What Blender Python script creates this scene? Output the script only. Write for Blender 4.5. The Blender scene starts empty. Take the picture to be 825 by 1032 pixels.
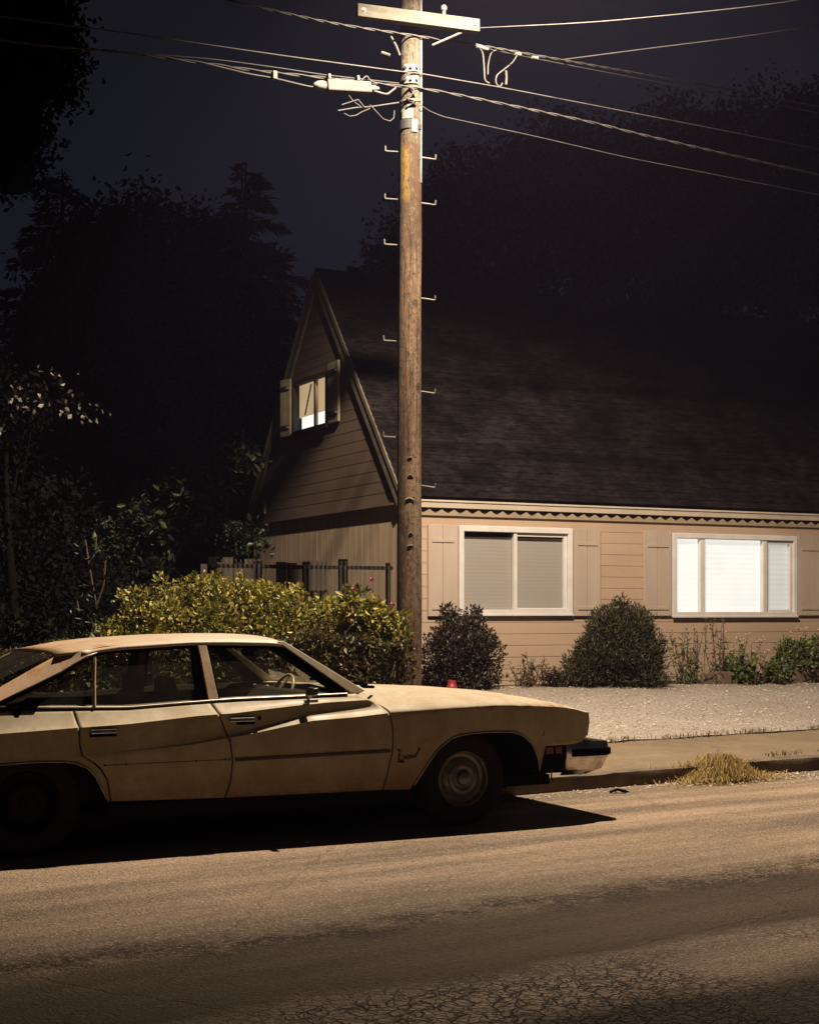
import bpy, bmesh, math, random
import numpy as np
from mathutils import Vector, Matrix

random.seed(7)
rng = np.random.default_rng(11)
scene = bpy.context.scene
COL = scene.collection
R = math.radians
PI = math.pi

# ------------------------------------------------------------------ helpers
def lerp(a, b, t):
    return a + (b - a) * t

def pw(pts, x):
    """piecewise linear y(x) through sorted (x, y) points"""
    if x <= pts[0][0]:
        return pts[0][1]
    for (x0, y0), (x1, y1) in zip(pts, pts[1:]):
        if x <= x1:
            return y0 + (y1 - y0) * (x - x0) / (x1 - x0) if x1 > x0 else y1
    return pts[-1][1]

def tag(o, label=None, cat=None, group=None, kind=None):
    if label: o['label'] = label
    if cat: o['category'] = cat
    if group: o['group'] = group
    if kind: o['kind'] = kind
    return o

def empty(name, loc=(0, 0, 0), rz=0.0):
    o = bpy.data.objects.new(name, None)
    COL.objects.link(o)
    o.location = loc
    o.rotation_euler = (0, 0, rz)
    o.empty_display_size = 0.2
    return o

def copy_tree(o, parent=None):
    c = o.copy()
    COL.objects.link(c)
    if parent: c.parent = parent
    for ch in list(o.children):
        copy_tree(ch, c)
    return c

class MB:
    def __init__(s):
        s.v = []; s.f = []
    def add(s, vs, fs):
        n = len(s.v)
        s.v += [tuple(p) for p in vs]
        s.f += [tuple(i + n for i in f) for f in fs]
    def quad(s, a, b, c, d):
        s.add([a, b, c, d], [(0, 1, 2, 3)])
    def box(s, x0, x1, y0, y1, z0, z1, M=None):
        vs = [(x0,y0,z0),(x1,y0,z0),(x1,y1,z0),(x0,y1,z0),(x0,y0,z1),(x1,y0,z1),(x1,y1,z1),(x0,y1,z1)]
        if M is not None: vs = [M @ Vector(p) for p in vs]
        s.add(vs, [(0,3,2,1),(4,5,6,7),(0,1,5,4),(1,2,6,5),(2,3,7,6),(3,0,4,7)])
    def prism(s, bot, top):
        n = len(bot)
        s.add(list(bot) + list(top), [tuple(range(n))[::-1], tuple(range(n, 2*n))] +
              [(i, (i+1) % n, n + (i+1) % n, n + i) for i in range(n)])
    def grid(s, rows, flip=False):
        h, w = len(rows), len(rows[0])
        vs = [p for r in rows for p in r]
        fs = []
        for j in range(h-1):
            for i in range(w-1):
                q = (j*w+i, j*w+i+1, (j+1)*w+i+1, (j+1)*w+i)
                fs.append(q[::-1] if flip else q)
        s.add(vs, fs)
    def tube(s, pts, r, n=8, cap=True):
        pts = [Vector(p) for p in pts]
        rr = r if isinstance(r, (list, tuple)) else [r]*len(pts)
        rings = []
        up = None
        for i, p in enumerate(pts):
            t = (pts[min(i+1, len(pts)-1)] - pts[max(i-1, 0)])
            if t.length < 1e-9: t = Vector((0, 0, 1))
            t.normalize()
            if up is None:
                up = Vector((0,0,1)) if abs(t.z) < .9 else Vector((1,0,0))
            a = t.cross(up)
            if a.length < 1e-5: a = t.cross(Vector((1, .3, 0)))
            a.normalize(); b = t.cross(a); up = -b if False else up
            rings.append([p + (a*math.cos(k*2*PI/n) + b*math.sin(k*2*PI/n))*rr[i] for k in range(n)])
        vs = [q for ring in rings for q in ring]
        fs = []
        for i in range(len(rings)-1):
            for k in range(n):
                fs.append((i*n+k, i*n+(k+1) % n, (i+1)*n+(k+1) % n, (i+1)*n+k))
        if cap:
            fs.append(tuple(range(n))[::-1]); fs.append(tuple((len(rings)-1)*n+k for k in range(n)))
        s.add(vs, fs)
    def lathe(s, prof, M, n=40, closed=False):
        """prof = [(radius, height)], spun about local z of matrix M"""
        rings = [[M @ Vector((r*math.cos(k*2*PI/n), r*math.sin(k*2*PI/n), h)) for k in range(n)] for r, h in prof]
        vs = [q for ring in rings for q in ring]
        m = len(rings); fs = []
        for i in range(m if closed else m-1):
            j = (i+1) % m
            for k in range(n):
                fs.append((i*n+k, i*n+(k+1) % n, j*n+(k+1) % n, j*n+k))
        s.add(vs, fs)
    def build(s, name, mat, parent=None, smooth=None, solid=None, bevel=None, recalc=True):
        me = bpy.data.meshes.new(name)
        me.from_pydata([tuple(p) for p in s.v], [], s.f)
        if recalc:
            bm = bmesh.new(); bm.from_mesh(me)
            bmesh.ops.remove_doubles(bm, verts=bm.verts, dist=1e-5)
            bmesh.ops.recalc_face_normals(bm, faces=bm.faces)
            bm.to_mesh(me); bm.free()
        if smooth is not None:
            me.polygons.foreach_set('use_smooth', [True]*len(me.polygons))
            try: me.set_sharp_from_angle(angle=R(smooth))
            except Exception: pass
        me.update()
        o = bpy.data.objects.new(name, me)
        COL.objects.link(o)
        if mat: me.materials.append(mat)
        if parent: o.parent = parent
        if solid:
            m = o.modifiers.new('thickness', 'SOLIDIFY'); m.thickness = abs(solid); m.offset = -1 if solid > 0 else 1
        if bevel:
            m = o.modifiers.new('bevel', 'BEVEL'); m.width = bevel; m.segments = 2; m.limit_method = 'ANGLE'; m.angle_limit = R(40)
        return o

def leaf_obj(name, P, size, mat, parent=None, aspect=.5, bias=(0, 0, .3), spread=1.0, out=None, fold=.18, jitter=.35):
    """many diamond leaves at points P (N,3); long axis random + bias (+ outward vectors)"""
    P = np.asarray(P, float); N = len(P)
    a = rng.normal(size=(N, 3)) * spread + np.asarray(bias)
    if out is not None: a = a + out
    a /= np.linalg.norm(a, axis=1, keepdims=True) + 1e-9
    t = rng.normal(size=(N, 3))
    b = np.cross(a, t); b /= np.linalg.norm(b, axis=1, keepdims=True) + 1e-9
    nrm = np.cross(a, b)
    s = (np.asarray(size) * (1 + jitter*rng.uniform(-1, 1, N)))[:, None]
    w = s*aspect
    mid = P + a*s*.45
    V = np.empty((N, 6, 3))
    V[:, 0] = P
    V[:, 1] = mid - b*w*.5 + nrm*w*fold
    V[:, 2] = P + a*s*.75 - b*w*.3 + nrm*w*fold*.6 - nrm*s*.05
    V[:, 3] = P + a*s - nrm*s*.12
    V[:, 4] = P + a*s*.75 + b*w*.3 + nrm*w*fold*.6 - nrm*s*.05
    V[:, 5] = mid + b*w*.5 + nrm*w*fold
    me = bpy.data.meshes.new(name)
    base = np.arange(N)[:, None]*6
    F = np.concatenate([base + np.array([[0, 1, 2, 3]]), base + np.array([[0, 3, 4, 5]])], axis=1).reshape(-1)
    nf = 2*N
    me.vertices.add(N*6); me.vertices.foreach_set('co', V.reshape(-1))
    me.loops.add(nf*4); me.loops.foreach_set('vertex_index', F.astype(np.int32))
    me.polygons.add(nf)
    me.polygons.foreach_set('loop_start', np.arange(0, nf*4, 4, dtype=np.int32))
    me.polygons.foreach_set('loop_total', np.full(nf, 4, dtype=np.int32))
    me.update(); me.validate()
    o = bpy.data.objects.new(name, me); COL.objects.link(o)
    me.materials.append(mat)
    if parent: o.parent = parent
    return o

def shell_pts(c, r, n, inner=.55, flat=None):
    """points in the outer shell of an ellipsoid, uneven in clumps"""
    c = np.asarray(c); r = np.asarray(r)
    d = rng.normal(size=(n, 3)); d /= np.linalg.norm(d, axis=1, keepdims=True)
    k = rng.uniform(inner**3, 1, n)**(1/3)
    # lumpy radius so the outline is uneven
    ph = rng.uniform(0, 6.28, 3)
    lump = 1 + .12*np.sin(d[:, 0]*6+ph[0]) + .12*np.sin(d[:, 2]*7+ph[1]) + .1*np.sin(d[:, 1]*9+ph[2])
    return c + d*r*(k*lump)[:, None], d

def clump_pts(c, r, nclump, per, cr, inner=.6):
    """leaf clumps spread through the crown; gaps stay open between them"""
    C, d = shell_pts(c, r, nclump, inner)
    P = np.repeat(C, per, axis=0) + rng.normal(size=(nclump*per, 3))*np.asarray(cr)
    return P

# ------------------------------------------------------------------ materials
class NT:
    def __init__(s, name):
        s.m = bpy.data.materials.new(name); s.m.use_nodes = True
        s.t = s.m.node_tree; s.n = s.t.nodes
        s.p = s.n['Principled BSDF']; s.out = s.n['Material Output']
        s._tc = None
    def link(s, a, b): s.t.links.new(a, b)
    def setin(s, sock, v):
        if hasattr(v, 'is_output') or isinstance(v, bpy.types.NodeSocket): s.link(v, sock)
        elif isinstance(v, (tuple, list)) and len(v) == 3 and sock.type == 'RGBA': sock.default_value = (*v, 1)
        else: sock.default_value = v
    def coord(s, kind='Object'):
        if s._tc is None: s._tc = s.n.new('ShaderNodeTexCoord')
        return s._tc.outputs[kind]
    def map(s, scale=(1, 1, 1), vec=None, rot=(0, 0, 0), loc=(0, 0, 0)):
        m = s.n.new('ShaderNodeMapping'); s.link(vec or s.coord(), m.inputs[0])
        m.inputs['Scale'].default_value = scale; m.inputs['Rotation'].default_value = rot; m.inputs['Location'].default_value = loc
        return m.outputs[0]
    def noise(s, scale, detail=4, rough=.55, vec=None, dist=0):
        n = s.n.new('ShaderNodeTexNoise'); s.link(vec or s.coord(), n.inputs['Vector'])
        n.inputs['Scale'].default_value = scale; n.inputs['Detail'].default_value = detail
        n.inputs['Roughness'].default_value = rough; n.inputs['Distortion'].default_value = dist
        return n.outputs[0]
    def voro(s, scale, feature='F1', vec=None, out='Distance', rand=1):
        n = s.n.new('ShaderNodeTexVoronoi'); n.feature = feature
        s.link(vec or s.coord(), n.inputs['Vector']); n.inputs['Scale'].default_value = scale
        n.inputs['Randomness'].default_value = rand
        return n.outputs[out]
    def ramp(s, fac, stops, interp='LINEAR'):
        r = s.n.new('ShaderNodeValToRGB'); s.link(fac, r.inputs[0]); e = r.color_ramp.elements
        r.color_ramp.interpolation = interp
        while len(e) < len(stops): e.new(.5)
        for el, (p, c) in zip(e, stops):
            el.position = p; el.color = (c, c, c, 1) if not isinstance(c, (tuple, list)) else (*c, 1)
        return r.outputs[0]
    def mix(s, fac, a, b, mode='MIX'):
        m = s.n.new('ShaderNodeMix'); m.data_type = 'RGBA'; m.blend_type = mode
        s.setin(m.inputs[0], fac); s.setin(m.inputs[6], a); s.setin(m.inputs[7], b)
        return m.outputs[2]
    def math(s, op, a, b=0.0, clamp=False):
        m = s.n.new('ShaderNodeMath'); m.operation = op; m.use_clamp = clamp
        s.setin(m.inputs[0], a); s.setin(m.inputs[1], b)
        return m.outputs[0]
    def sep(s, vec=None):
        x = s.n.new('ShaderNodeSeparateXYZ'); s.link(vec or s.coord(), x.inputs[0]); return x.outputs
    def comb(s, x, y, z):
        c = s.n.new('ShaderNodeCombineXYZ'); s.setin(c.inputs[0], x); s.setin(c.inputs[1], y); s.setin(c.inputs[2], z)
        return c.outputs[0]
    def island(s):
        return s.n.new('ShaderNodeNewGeometry').outputs['Random Per Island']
    def bump(s, h, strength=.4, dist=.01):
        b = s.n.new('ShaderNodeBump'); b.inputs['Strength'].default_value = strength; b.inputs['Distance'].default_value = dist
        s.link(h, b.inputs['Height']); s.link(b.outputs[0], s.p.inputs['Normal'])
    def set(s, color=None, rough=None, metal=None, **k):
        if color is not None: s.setin(s.p.inputs['Base Color'], color)
        if rough is not None: s.setin(s.p.inputs['Roughness'], rough)
        if metal is not None: s.setin(s.p.inputs['Metallic'], metal)
        for a, v in k.items(): s.setin(s.p.inputs[a.replace('_', ' ')], v)
        return s

def simple(name, c1, c2=None, scale=6, rough=.6, metal=0, bump=0, bscale=40, stretch=(1, 1, 1), lo=.35, hi=.65, spec=None):
    t = NT(name)
    c2 = c2 or tuple(min(1, c*.72) for c in c1)
    v = t.map(stretch)
    f = t.ramp(t.noise(scale, 6, .6, v), [(lo, 0.), (hi, 1.)])
    t.set(t.mix(f, c1, c2), rough, metal)
    if spec is not None: t.p.inputs['Specular IOR Level'].default_value = spec
    if bump: t.bump(t.noise(bscale, 4, .6, v), bump, .01)
    return t.m

def leaf_mat(name, stops, rough=.5, trans=.25, spec=.35):
    t = NT(name)
    c = t.ramp(t.island(), stops)
    c = t.mix(t.math('MULTIPLY', t.noise(3.0, 2), .5), c, tuple(x*.5 for x in stops[0][1]))
    t.set(c, rough); t.p.inputs['Specular IOR Level'].default_value = spec
    tr = t.n.new('ShaderNodeBsdfTranslucent'); t.link(c, tr.inputs[0])
    mx = t.n.new('ShaderNodeMixShader'); mx.inputs[0].default_value = trans
    t.link(t.p.outputs[0], mx.inputs[1]); t.link(tr.outputs[0], mx.inputs[2]); t.link(mx.outputs[0], t.out.inputs[0])
    return t.m

def glass_mat(name, tint=(.8, .82, .78), gloss=.12, rough=.02, dirt=0.0):
    t = NT(name)
    tr = t.n.new('ShaderNodeBsdfTransparent'); tr.inputs[0].default_value = (*tint, 1)
    gl = t.n.new('ShaderNodeBsdfGlossy'); gl.inputs['Roughness'].default_value = rough
    fr = t.n.new('ShaderNodeLayerWeight'); fr.inputs[0].default_value = .3
    fac = t.math('ADD', t.math('MULTIPLY', fr.outputs['Facing'], .5), gloss*.5, True)
    mx = t.n.new('ShaderNodeMixShader'); t.link(fac, mx.inputs[0]); t.link(tr.outputs[0], mx.inputs[1]); t.link(gl.outputs[0], mx.inputs[2])
    res = mx.outputs[0]
    if dirt:
        df = t.n.new('ShaderNodeBsdfDiffuse'); df.inputs[0].default_value = (.30, .26, .2, 1)
        m2 = t.n.new('ShaderNodeMixShader')
        t.link(t.math('MULTIPLY', t.ramp(t.noise(7, 6, .7), [(.3, .35), (.75, 1.)]), dirt), m2.inputs[0])
        t.link(res, m2.inputs[1]); t.link(df.outputs[0], m2.inputs[2]); res = m2.outputs[0]
    t.link(res, t.out.inputs[0]); return t.m

def emit_mat(name, col, strength, band=None):
    t = NT(name)
    t.set((.28, .28, .27), .9)
    c = col
    if band:   # fine folds or slats of the lit blind
        z = t.sep()[band[0]]
        w = t.math('SINE', t.math('MULTIPLY', z, band[1]))
        f = t.math('ADD', t.math('MULTIPLY', w, band[2]), t.math('MULTIPLY', t.noise(1.6, 3), .8), True)
        c = t.mix(f, col, tuple(x*.72 for x in col))
    t.setin(t.p.inputs['Emission Color'], c); t.p.inputs['Emission Strength'].default_value = strength
    return t.m
# ------------------------------------------------------------------ world: night sky with an added warm fill low behind the camera
SKY_FILL = .045
world = bpy.data.worlds.new("World"); scene.world = world; world.use_nodes = True
wt = world.node_tree; wn = wt.nodes
tc = wn.new('ShaderNodeTexCoord'); sp = wn.new('ShaderNodeSeparateXYZ'); wt.links.new(tc.outputs['Generated'], sp.inputs[0])
rz_ = wn.new('ShaderNodeValToRGB'); wt.links.new(sp.outputs[2], rz_.inputs[0])
els = rz_.color_ramp.elements
els[0].position = 0.0; els[0].color = (.0060, .0115, .0215, 1)
els[1].position = .42; els[1].color = (.0092, .0088, .0118, 1)
e_ = els.new(.2); e_.color = (.0068, .0082, .0140, 1)
# warm fill added behind the viewer (-y), low in the sky, to lift shaded sides
my = wn.new('ShaderNodeMath'); my.operation = 'MULTIPLY_ADD'; wt.links.new(sp.outputs[1], my.inputs[0]); my.inputs[1].default_value = -1.6; my.inputs[2].default_value = -.45; my.use_clamp = True
mz = wn.new('ShaderNodeMath'); mz.operation = 'MULTIPLY_ADD'; wt.links.new(sp.outputs[2], mz.inputs[0]); mz.inputs[1].default_value = -1.5; mz.inputs[2].default_value = 1.0; mz.use_clamp = True
mm = wn.new('ShaderNodeMath'); mm.operation = 'MULTIPLY'; wt.links.new(my.outputs[0], mm.inputs[0]); wt.links.new(mz.outputs[0], mm.inputs[1])
mx = wn.new('ShaderNodeMix'); mx.data_type = 'RGBA'; wt.links.new(mm.outputs[0], mx.inputs[0]); wt.links.new(rz_.outputs[0], mx.inputs[6]); mx.inputs[7].default_value = (1.0*SKY_FILL, .72*SKY_FILL, .42*SKY_FILL, 1)
wt.links.new(mx.outputs[2], wn['Background'].inputs[0]); wn['Background'].inputs[1].default_value = 1.0

# ------------------------------------------------------------------ camera (rising front, like a view camera: verticals stay vertical)
cam = bpy.data.cameras.new('camera'); camo = bpy.data.objects.new('camera', cam); COL.objects.link(camo)
camo.location = (0, 0, 1.51); camo.rotation_euler = (PI/2, 0, 0)
cam.sensor_fit = 'HORIZONTAL'; cam.sensor_width = 36; cam.lens = 36*1500/825
cam.shift_y = (615-516)/825.; cam.clip_end = 2000
scene.camera = camo
scene.view_settings.view_transform = 'Standard'; scene.view_settings.look = 'None'
scene.view_settings.exposure = 0; scene.view_settings.gamma = 1
scene.cycles.max_bounces = 6; scene.cycles.diffuse_bounces = 3; scene.cycles.glossy_bounces = 3
scene.cycles.transparent_max_bounces = 12; scene.cycles.caustics_reflective = False; scene.cycles.caustics_refractive = False
scene.cycles.sample_clamp_indirect = 3; scene.cycles.use_denoising = True

# ------------------------------------------------------------------ street frame: a along the kerb, b away from the viewer
SA = R(32.5); SO = Vector((0, 11.56))
def st(a, b, z=0.0):
    return Vector((SO.x + a*math.cos(SA) - b*math.sin(SA), SO.y + a*math.sin(SA) + b*math.cos(SA), z))
def to_street(x, y):
    dx, dy = x-SO.x, y-SO.y
    return dx*math.cos(SA)+dy*math.sin(SA), -dx*math.sin(SA)+dy*math.cos(SA)
HA = R(26.6); HO = Vector((-.0845, 19.5))
def hs(u, v, z=0.0):
    return Vector((HO.x + u*math.cos(HA) - v*math.sin(HA), HO.y + u*math.sin(HA) + v*math.cos(HA), z))
def yard_z(x, y):
    a, b = to_street(x, y)
    return pw([(-1, .0), (0, .13), (2.0, .15), (6.2, .50), (400, .52)], b)
def n2(x, y, s=1.0):
    from mathutils import noise
    return noise.noise(Vector((x*s, y*s, 3.1)))
def sheet(name, mat, A, B, zf, kind='structure'):
    mb = MB()
    mb.grid([[(a, b, zf(a, b)) for a in A] for b in B])
    o = mb.build(name, mat, smooth=60)
    o.location = (SO.x, SO.y, 0); o.rotation_euler = (0, 0, SA)
    return tag(o, kind=kind)
def lin(a, b, n): return [a+(b-a)*i/(n-1) for i in range(n)]

# --- materials of the ground
t = NT('asphalt')
x, y, z = t.sep()
c = t.mix(t.ramp(t.noise(.55, 6, .6), [(.3, 0.), (.7, 1.)]), (.40, .292, .202), (.31, .225, .153))
st_v = t.map((.10, 1.0, 1))
c = t.mix(t.ramp(t.noise(1.7, 5, .6, st_v), [(.40, 0.), (.60, .8)]), c, (.125, .096, .070))          # long wheel-path stains
speck = t.ramp(t.voro(95, 'F1', out='Color'), [(0., 0.), (1., 1.)])
c = t.mix(.6, c, t.mix(.35, speck, (.5, .5, .5)), 'OVERLAY')
c = t.mix(t.ramp(t.noise(16, 6, .8), [(.50, 0.), (.72, .75)]), c, (.13, .10, .075))
c = t.mix(t.ramp(t.voro(42), [(.12, .9), (.30, 0.)]), c, (.47, .40, .31))                              # pale aggregate
c = t.mix(t.ramp(t.voro(27), [(.08, .95), (.20, 0.)]), c, (.04, .036, .03))                             # pits
wob = t.math('ADD', y, t.math('MULTIPLY', t.math('SUBTRACT', t.noise(.9, 5, .65), .5), .75))
band = t.ramp(t.math('MULTIPLY', t.math('ABSOLUTE', t.math('ADD', wob, 3.62)), 2.6), [(.0, 1.), (.75, 0.)])
seam = t.math('MULTIPLY', band, t.ramp(t.noise(5, 5, .8), [(.40, 0.), (.55, 1.)]))
seam = t.math('MULTIPLY', seam, t.ramp(t.noise(30, 3, .75), [(.44, 0.), (.53, 1.)]))
wob2 = t.math('ADD', y, t.math('MULTIPLY', t.math('SUBTRACT', t.noise(.6, 5, .65), .5), .55))
stain = t.ramp(t.math('MULTIPLY', t.math('ADD', wob2, 6.5), .25), [(0., .93), (.25, .93), (.32, .15), (.42, .15), (.47, .88), (.66, .80), (.76, .10), (1., 0.)])
c = t.mix(stain, c, (.040, .027, .017))                                                                 # oil-darkened lanes along the street
c = t.mix(t.math('MULTIPLY', seam, .92), c, (.03, .024, .02))
near = t.ramp(t.math('MULTIPLY', t.math('ADD', wob, 7.0), .4), [(.84, 1.), (.96, 0.)])                    # crazed zone in the middle of the street
near = t.math('MULTIPLY', near, t.ramp(t.noise(.42, 4, .6), [(.38, .1), (.52, 1.)]))
wv = t.n.new('ShaderNodeVectorMath'); wv.operation = 'ADD'
nz = t.n.new('ShaderNodeTexNoise'); t.link(t.coord(), nz.inputs[0]); nz.inputs['Scale'].default_value = 7; nz.inputs['Detail'].default_value = 4
sc_ = t.n.new('ShaderNodeVectorMath'); sc_.operation = 'SCALE'; t.link(nz.outputs[1], sc_.inputs[0]); sc_.inputs['Scale'].default_value = .15
t.link(t.coord(), wv.inputs[0]); t.link(sc_.outputs[0], wv.inputs[1])
crack = t.ramp(t.voro(12, 'DISTANCE_TO_EDGE', wv.outputs[0]), [(.01, 1.), (.08, 0.)])
crack2 = t.ramp(t.voro(21, 'DISTANCE_TO_EDGE', wv.outputs[0]), [(.0, 1.), (.09, 0.)])
ck = t.math('MULTIPLY', t.math('MAXIMUM', crack, t.math('MULTIPLY', crack2, .6)), near)
longc = t.ramp(t.voro(.33, 'DISTANCE_TO_EDGE', wv.outputs[0]), [(.0, .5), (.0022, 0.)])
c = t.mix(t.math('MULTIPLY', t.math('MULTIPLY', near, .55), t.math('SUBTRACT', 1.0, stain, True)), c, (.33, .26, .205))
ck = t.math('MAXIMUM', ck, t.math('MULTIPLY', longc, .5))
c = t.mix(t.math('MULTIPLY', ck, .9), c, (.02, .016, .014))
gut = t.ramp(t.math('ADD', t.math('MULTIPLY', t.noise(2.2, 5, .7), .8), t.math('MULTIPLY', y, 1.1)), [(.25, 0.), (.6, .55)])
c = t.mix(gut, c, (.115, .078, .045))                                                                      # dirt washed against the kerb
t.set(c, t.ramp(t.noise(30, 3), [(.3, .62), (.7, .86)]))
t.p.inputs['Specular IOR Level'].default_value = .08
h = t.math('SUBTRACT', t.math('ADD', t.math('MULTIPLY', t.noise(75, 4, .75), .9), t.math('MULTIPLY', t.voro(60), .5)), t.math('ADD', t.math('MULTIPLY', ck, 1.6), t.math('MULTIPLY', seam, 1.4)))
t.bump(h, 1.0, .02)
M_ROAD = t.m

t = NT('gravel')
vc = t.voro(42, 'F1', out='Color'); vd = t.voro(42, 'F1')
g = t.ramp(vc, [(.1, (.28, .235, .19)), (.45, (.34, .29, .24)), (.75, (.42, .37, .32)), (1., (.29, .235, .18))])
g = t.mix(t.ramp(t.noise(.8, 6, .65), [(.42, 0.), (.7, .7)]), g, (.27, .215, .165))
_, gy, _ = t.sep()
bed = t.math('MULTIPLY', t.math('ADD', gy, t.math('SUBTRACT', t.math('MULTIPLY', t.noise(1.5, 4), 1.6), 5.6)), .7, True)
g = t.mix(t.math('MULTIPLY', bed, .6), g, (.22, .155, .10))                                           # soil trodden out of the bed
g = t.mix(t.ramp(t.noise(3.4, 3, .6), [(.68, 0.), (.74, .6)]), g, (.12, .075, .05))
g = t.mix(t.ramp(vd, [(.45, 0.), (.75, .6)]), g, (.09, .07, .05))
t.set(g, .9); t.bump(t.math('SUBTRACT', t.noise(50, 3), t.math('MULTIPLY', vd, 1.2)), .7, .015)
M_GRAVEL = t.m

t = NT('dirt_concrete')
c = t.mix(t.ramp(t.noise(1.4, 6, .65), [(.35, 0.), (.65, 1.)]), (.165, .120, .070), (.115, .082, .048))
c = t.mix(t.ramp(t.noise(9, 5, .7), [(.5, 0.), (.75, .6)]), c, (.23, .175, .115))
c = t.mix(t.ramp(t.voro(30), [(.05, .7), (.2, 0.)]), c, (.07, .05, .03))
t.set(c, .92); t.bump(t.noise(45, 5, .7), .6, .012); M_DIRT = t.m
M_KERB = simple('kerb_concrete', (.13, .095, .06), (.07, .05, .032), 5, .88, bump=.5, bscale=40)
M_SOIL = simple('soil', (.055, .04, .026), (.03, .024, .016), 3, .95, bump=.6, bscale=30)

def frange(a, b, s):
    o = []; x = a
    while x < b-1e-9: o.append(x); x += s
    o.append(b); return o
g_ = MB(); g_.grid([[(x, y, -.05) for x in lin(-300, 300, 13)] for y in lin(-300, 300, 13)])
tag(g_.build('ground', M_SOIL), kind='structure')
sheet('road', M_ROAD, frange(-60, 90, 2.5), [-14, -10, -6, -5, -4, -3, -2, -1, -.4, 0.02], lambda a, b: 0.0)
AA = frange(-14, 16, .12)
AK = [-60, -40, -25] + AA + [25, 40, 60, 90]
def kz(a): return .128 + .012*n2(a, 1, 1.3) + .006*n2(a, 7, 6) - max(0, n2(a, 4, .8)-.32)*.10
mb = MB()
rows = []
for (bb, zz, jit) in ((.012, -.03, 0), (.0, .02, .012), (.002, .10, .014), (.008, .124, .012), (.03, 0, .006), (.165, .0, 0)):
    rows.append([(a, bb + jit*n2(a, bb*50, 4), (kz(a) if zz == 0 else zz*kz(a)/.128) + (.002 if bb > .03 else 0)) for a in AK])
mb.grid(rows); ko = mb.build('kerb', M_KERB, smooth=45)
ko.location = (SO.x, SO.y, 0); ko.rotation_euler = (0, 0, SA); tag(ko, kind='structure')
sheet('pavement', M_DIRT, AK, lin(.16, 2.06, 14), lambda a, b: .128 + .012*(b-.16) + .010*n2(a, b, 1.7) + .006*n2(a, b, 5) - (.02 if b < .2 else 0))
sheet('yard', M_SOIL, [-60, -40, -25, -14] + frange(-12, 16, .5) + [25, 40, 60, 90], [2.0, 3, 4, 5, 6.2, 8, 12, 20, 40, 80], lambda a, b: pw([(2, .13), (2.05, .14), (6.2, .495), (80, .515)], b))
# gravel drive: from the pavement edge up to the planting bed in front of the house
us_ = lin(-.2, 13.5, 150)
mb = MB(); rows = []
for j in range(44):
    f = j/43.; row = []
    for i, u in enumerate(us_):
        p1 = hs(u+.35, -.52 + .06*n2(u, 2, 1.7)); a1, b1 = to_street(p1.x, p1.y)
        a0 = lerp(.1, 12.8, i/149.); b0 = 2.02 + .05*n2(a0, 9, 2.1)
        a, b = lerp(a0, a1, f), lerp(b0, b1, f)
        z = pw([(2, .15), (6.2, .50), (80, .52)], b) + .012 + .012*n2(a, b, .9) + .006*n2(a, b, 4)
        row.append((a, b, z))
    rows.append(row)
mb.grid(rows); do = mb.build('gravel_drive', M_GRAVEL, smooth=60)
do.location = (SO.x, SO.y, 0); do.rotation_euler = (0, 0, SA); tag(do, kind='structure')
# loose pebbles on the drive and grit in the gutter: nobody could count them
def pebbles(name, pts, size, mat):
    mb = MB()
    for p in pts:
        s = size*random.uniform(.5, 1.5)
        Mx = Matrix.Translation(p) @ Matrix.Rotation(random.uniform(0, 6.3), 4, 'Z') @ Matrix.Diagonal((s, s*random.uniform(.6, .9), s*random.uniform(.4, .7), 1))
        vs = [Mx @ Vector(q) for q in ((1,0,0),(.3,.9,0),(-.8,.6,0),(-.9,-.5,0),(.2,-.95,0),(.3,.2,.9),(-.4,-.1,.95))]
        mb.add(vs, [(0,1,5),(1,2,6,5),(2,3,6),(3,4,6),(4,0,5,6)])
    o = mb.build(name, mat, recalc=False); return tag(o, kind='stuff')
M_PEB = NT('pebble'); M_PEB.set(M_PEB.ramp(M_PEB.island(), [(0, (.18, .14, .10)), (.5, (.34, .29, .22)), (1, (.48, .43, .36))]), .9); M_PEB = M_PEB.m
pp = []
for _ in range(2600):
    u = random.uniform(0, 8.5); f = random.random()
    p1 = hs(u+.35, -.55); a1, b1 = to_street(p1.x, p1.y); a, b = lerp(lerp(.1, 12.8, (u+.2)/13.7), a1, f), lerp(2.1, b1, f)
    q = st(a, b); q.z = yard_z(q.x, q.y)+.016 + .012*n2(a, b, .9); pp.append(q)
tag(pebbles('loose_gravel', pp, .016, M_PEB), 'loose pale pebbles scattered over the gravel drive', 'gravel')
pp = []
for _ in range(900):
    a = random.uniform(-1, 9); b = -abs(random.gauss(0, .22)) - .01
    if random.random() < .45: a = random.gauss(3.6, .5)
    q = st(a, b); q.z = .004; pp.append(q)
tag(pebbles('gutter_grit', pp, .011, M_PEB), 'grit and small stones lying in the gutter along the kerb', 'grit')
# ------------------------------------------------------------------ house
t = NT('siding_front')
x, y, z = t.sep()
c = t.mix(t.ramp(t.noise(2.0, 5, .6, t.map((.35, 1, 1.6))), [(.3, 0.), (.7, 1.)]), (.405, .29, .205), (.355, .25, .174))
c = t.mix(t.ramp(t.noise(11, 5, .7, t.map((1, 1, .25))), [(.52, 0.), (.8, .5)]), c, (.33, .235, .16))
t.set(c, .7); t.bump(t.noise(60, 4, .6, t.map((.15, 1, 1))), .15, .006); M_SIDE = t.m
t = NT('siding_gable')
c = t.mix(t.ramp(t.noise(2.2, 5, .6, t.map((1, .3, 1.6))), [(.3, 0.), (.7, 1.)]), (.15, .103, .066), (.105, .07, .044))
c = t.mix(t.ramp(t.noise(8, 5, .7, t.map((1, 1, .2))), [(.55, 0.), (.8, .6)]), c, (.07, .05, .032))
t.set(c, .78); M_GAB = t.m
t = NT('board_wall')
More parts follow.
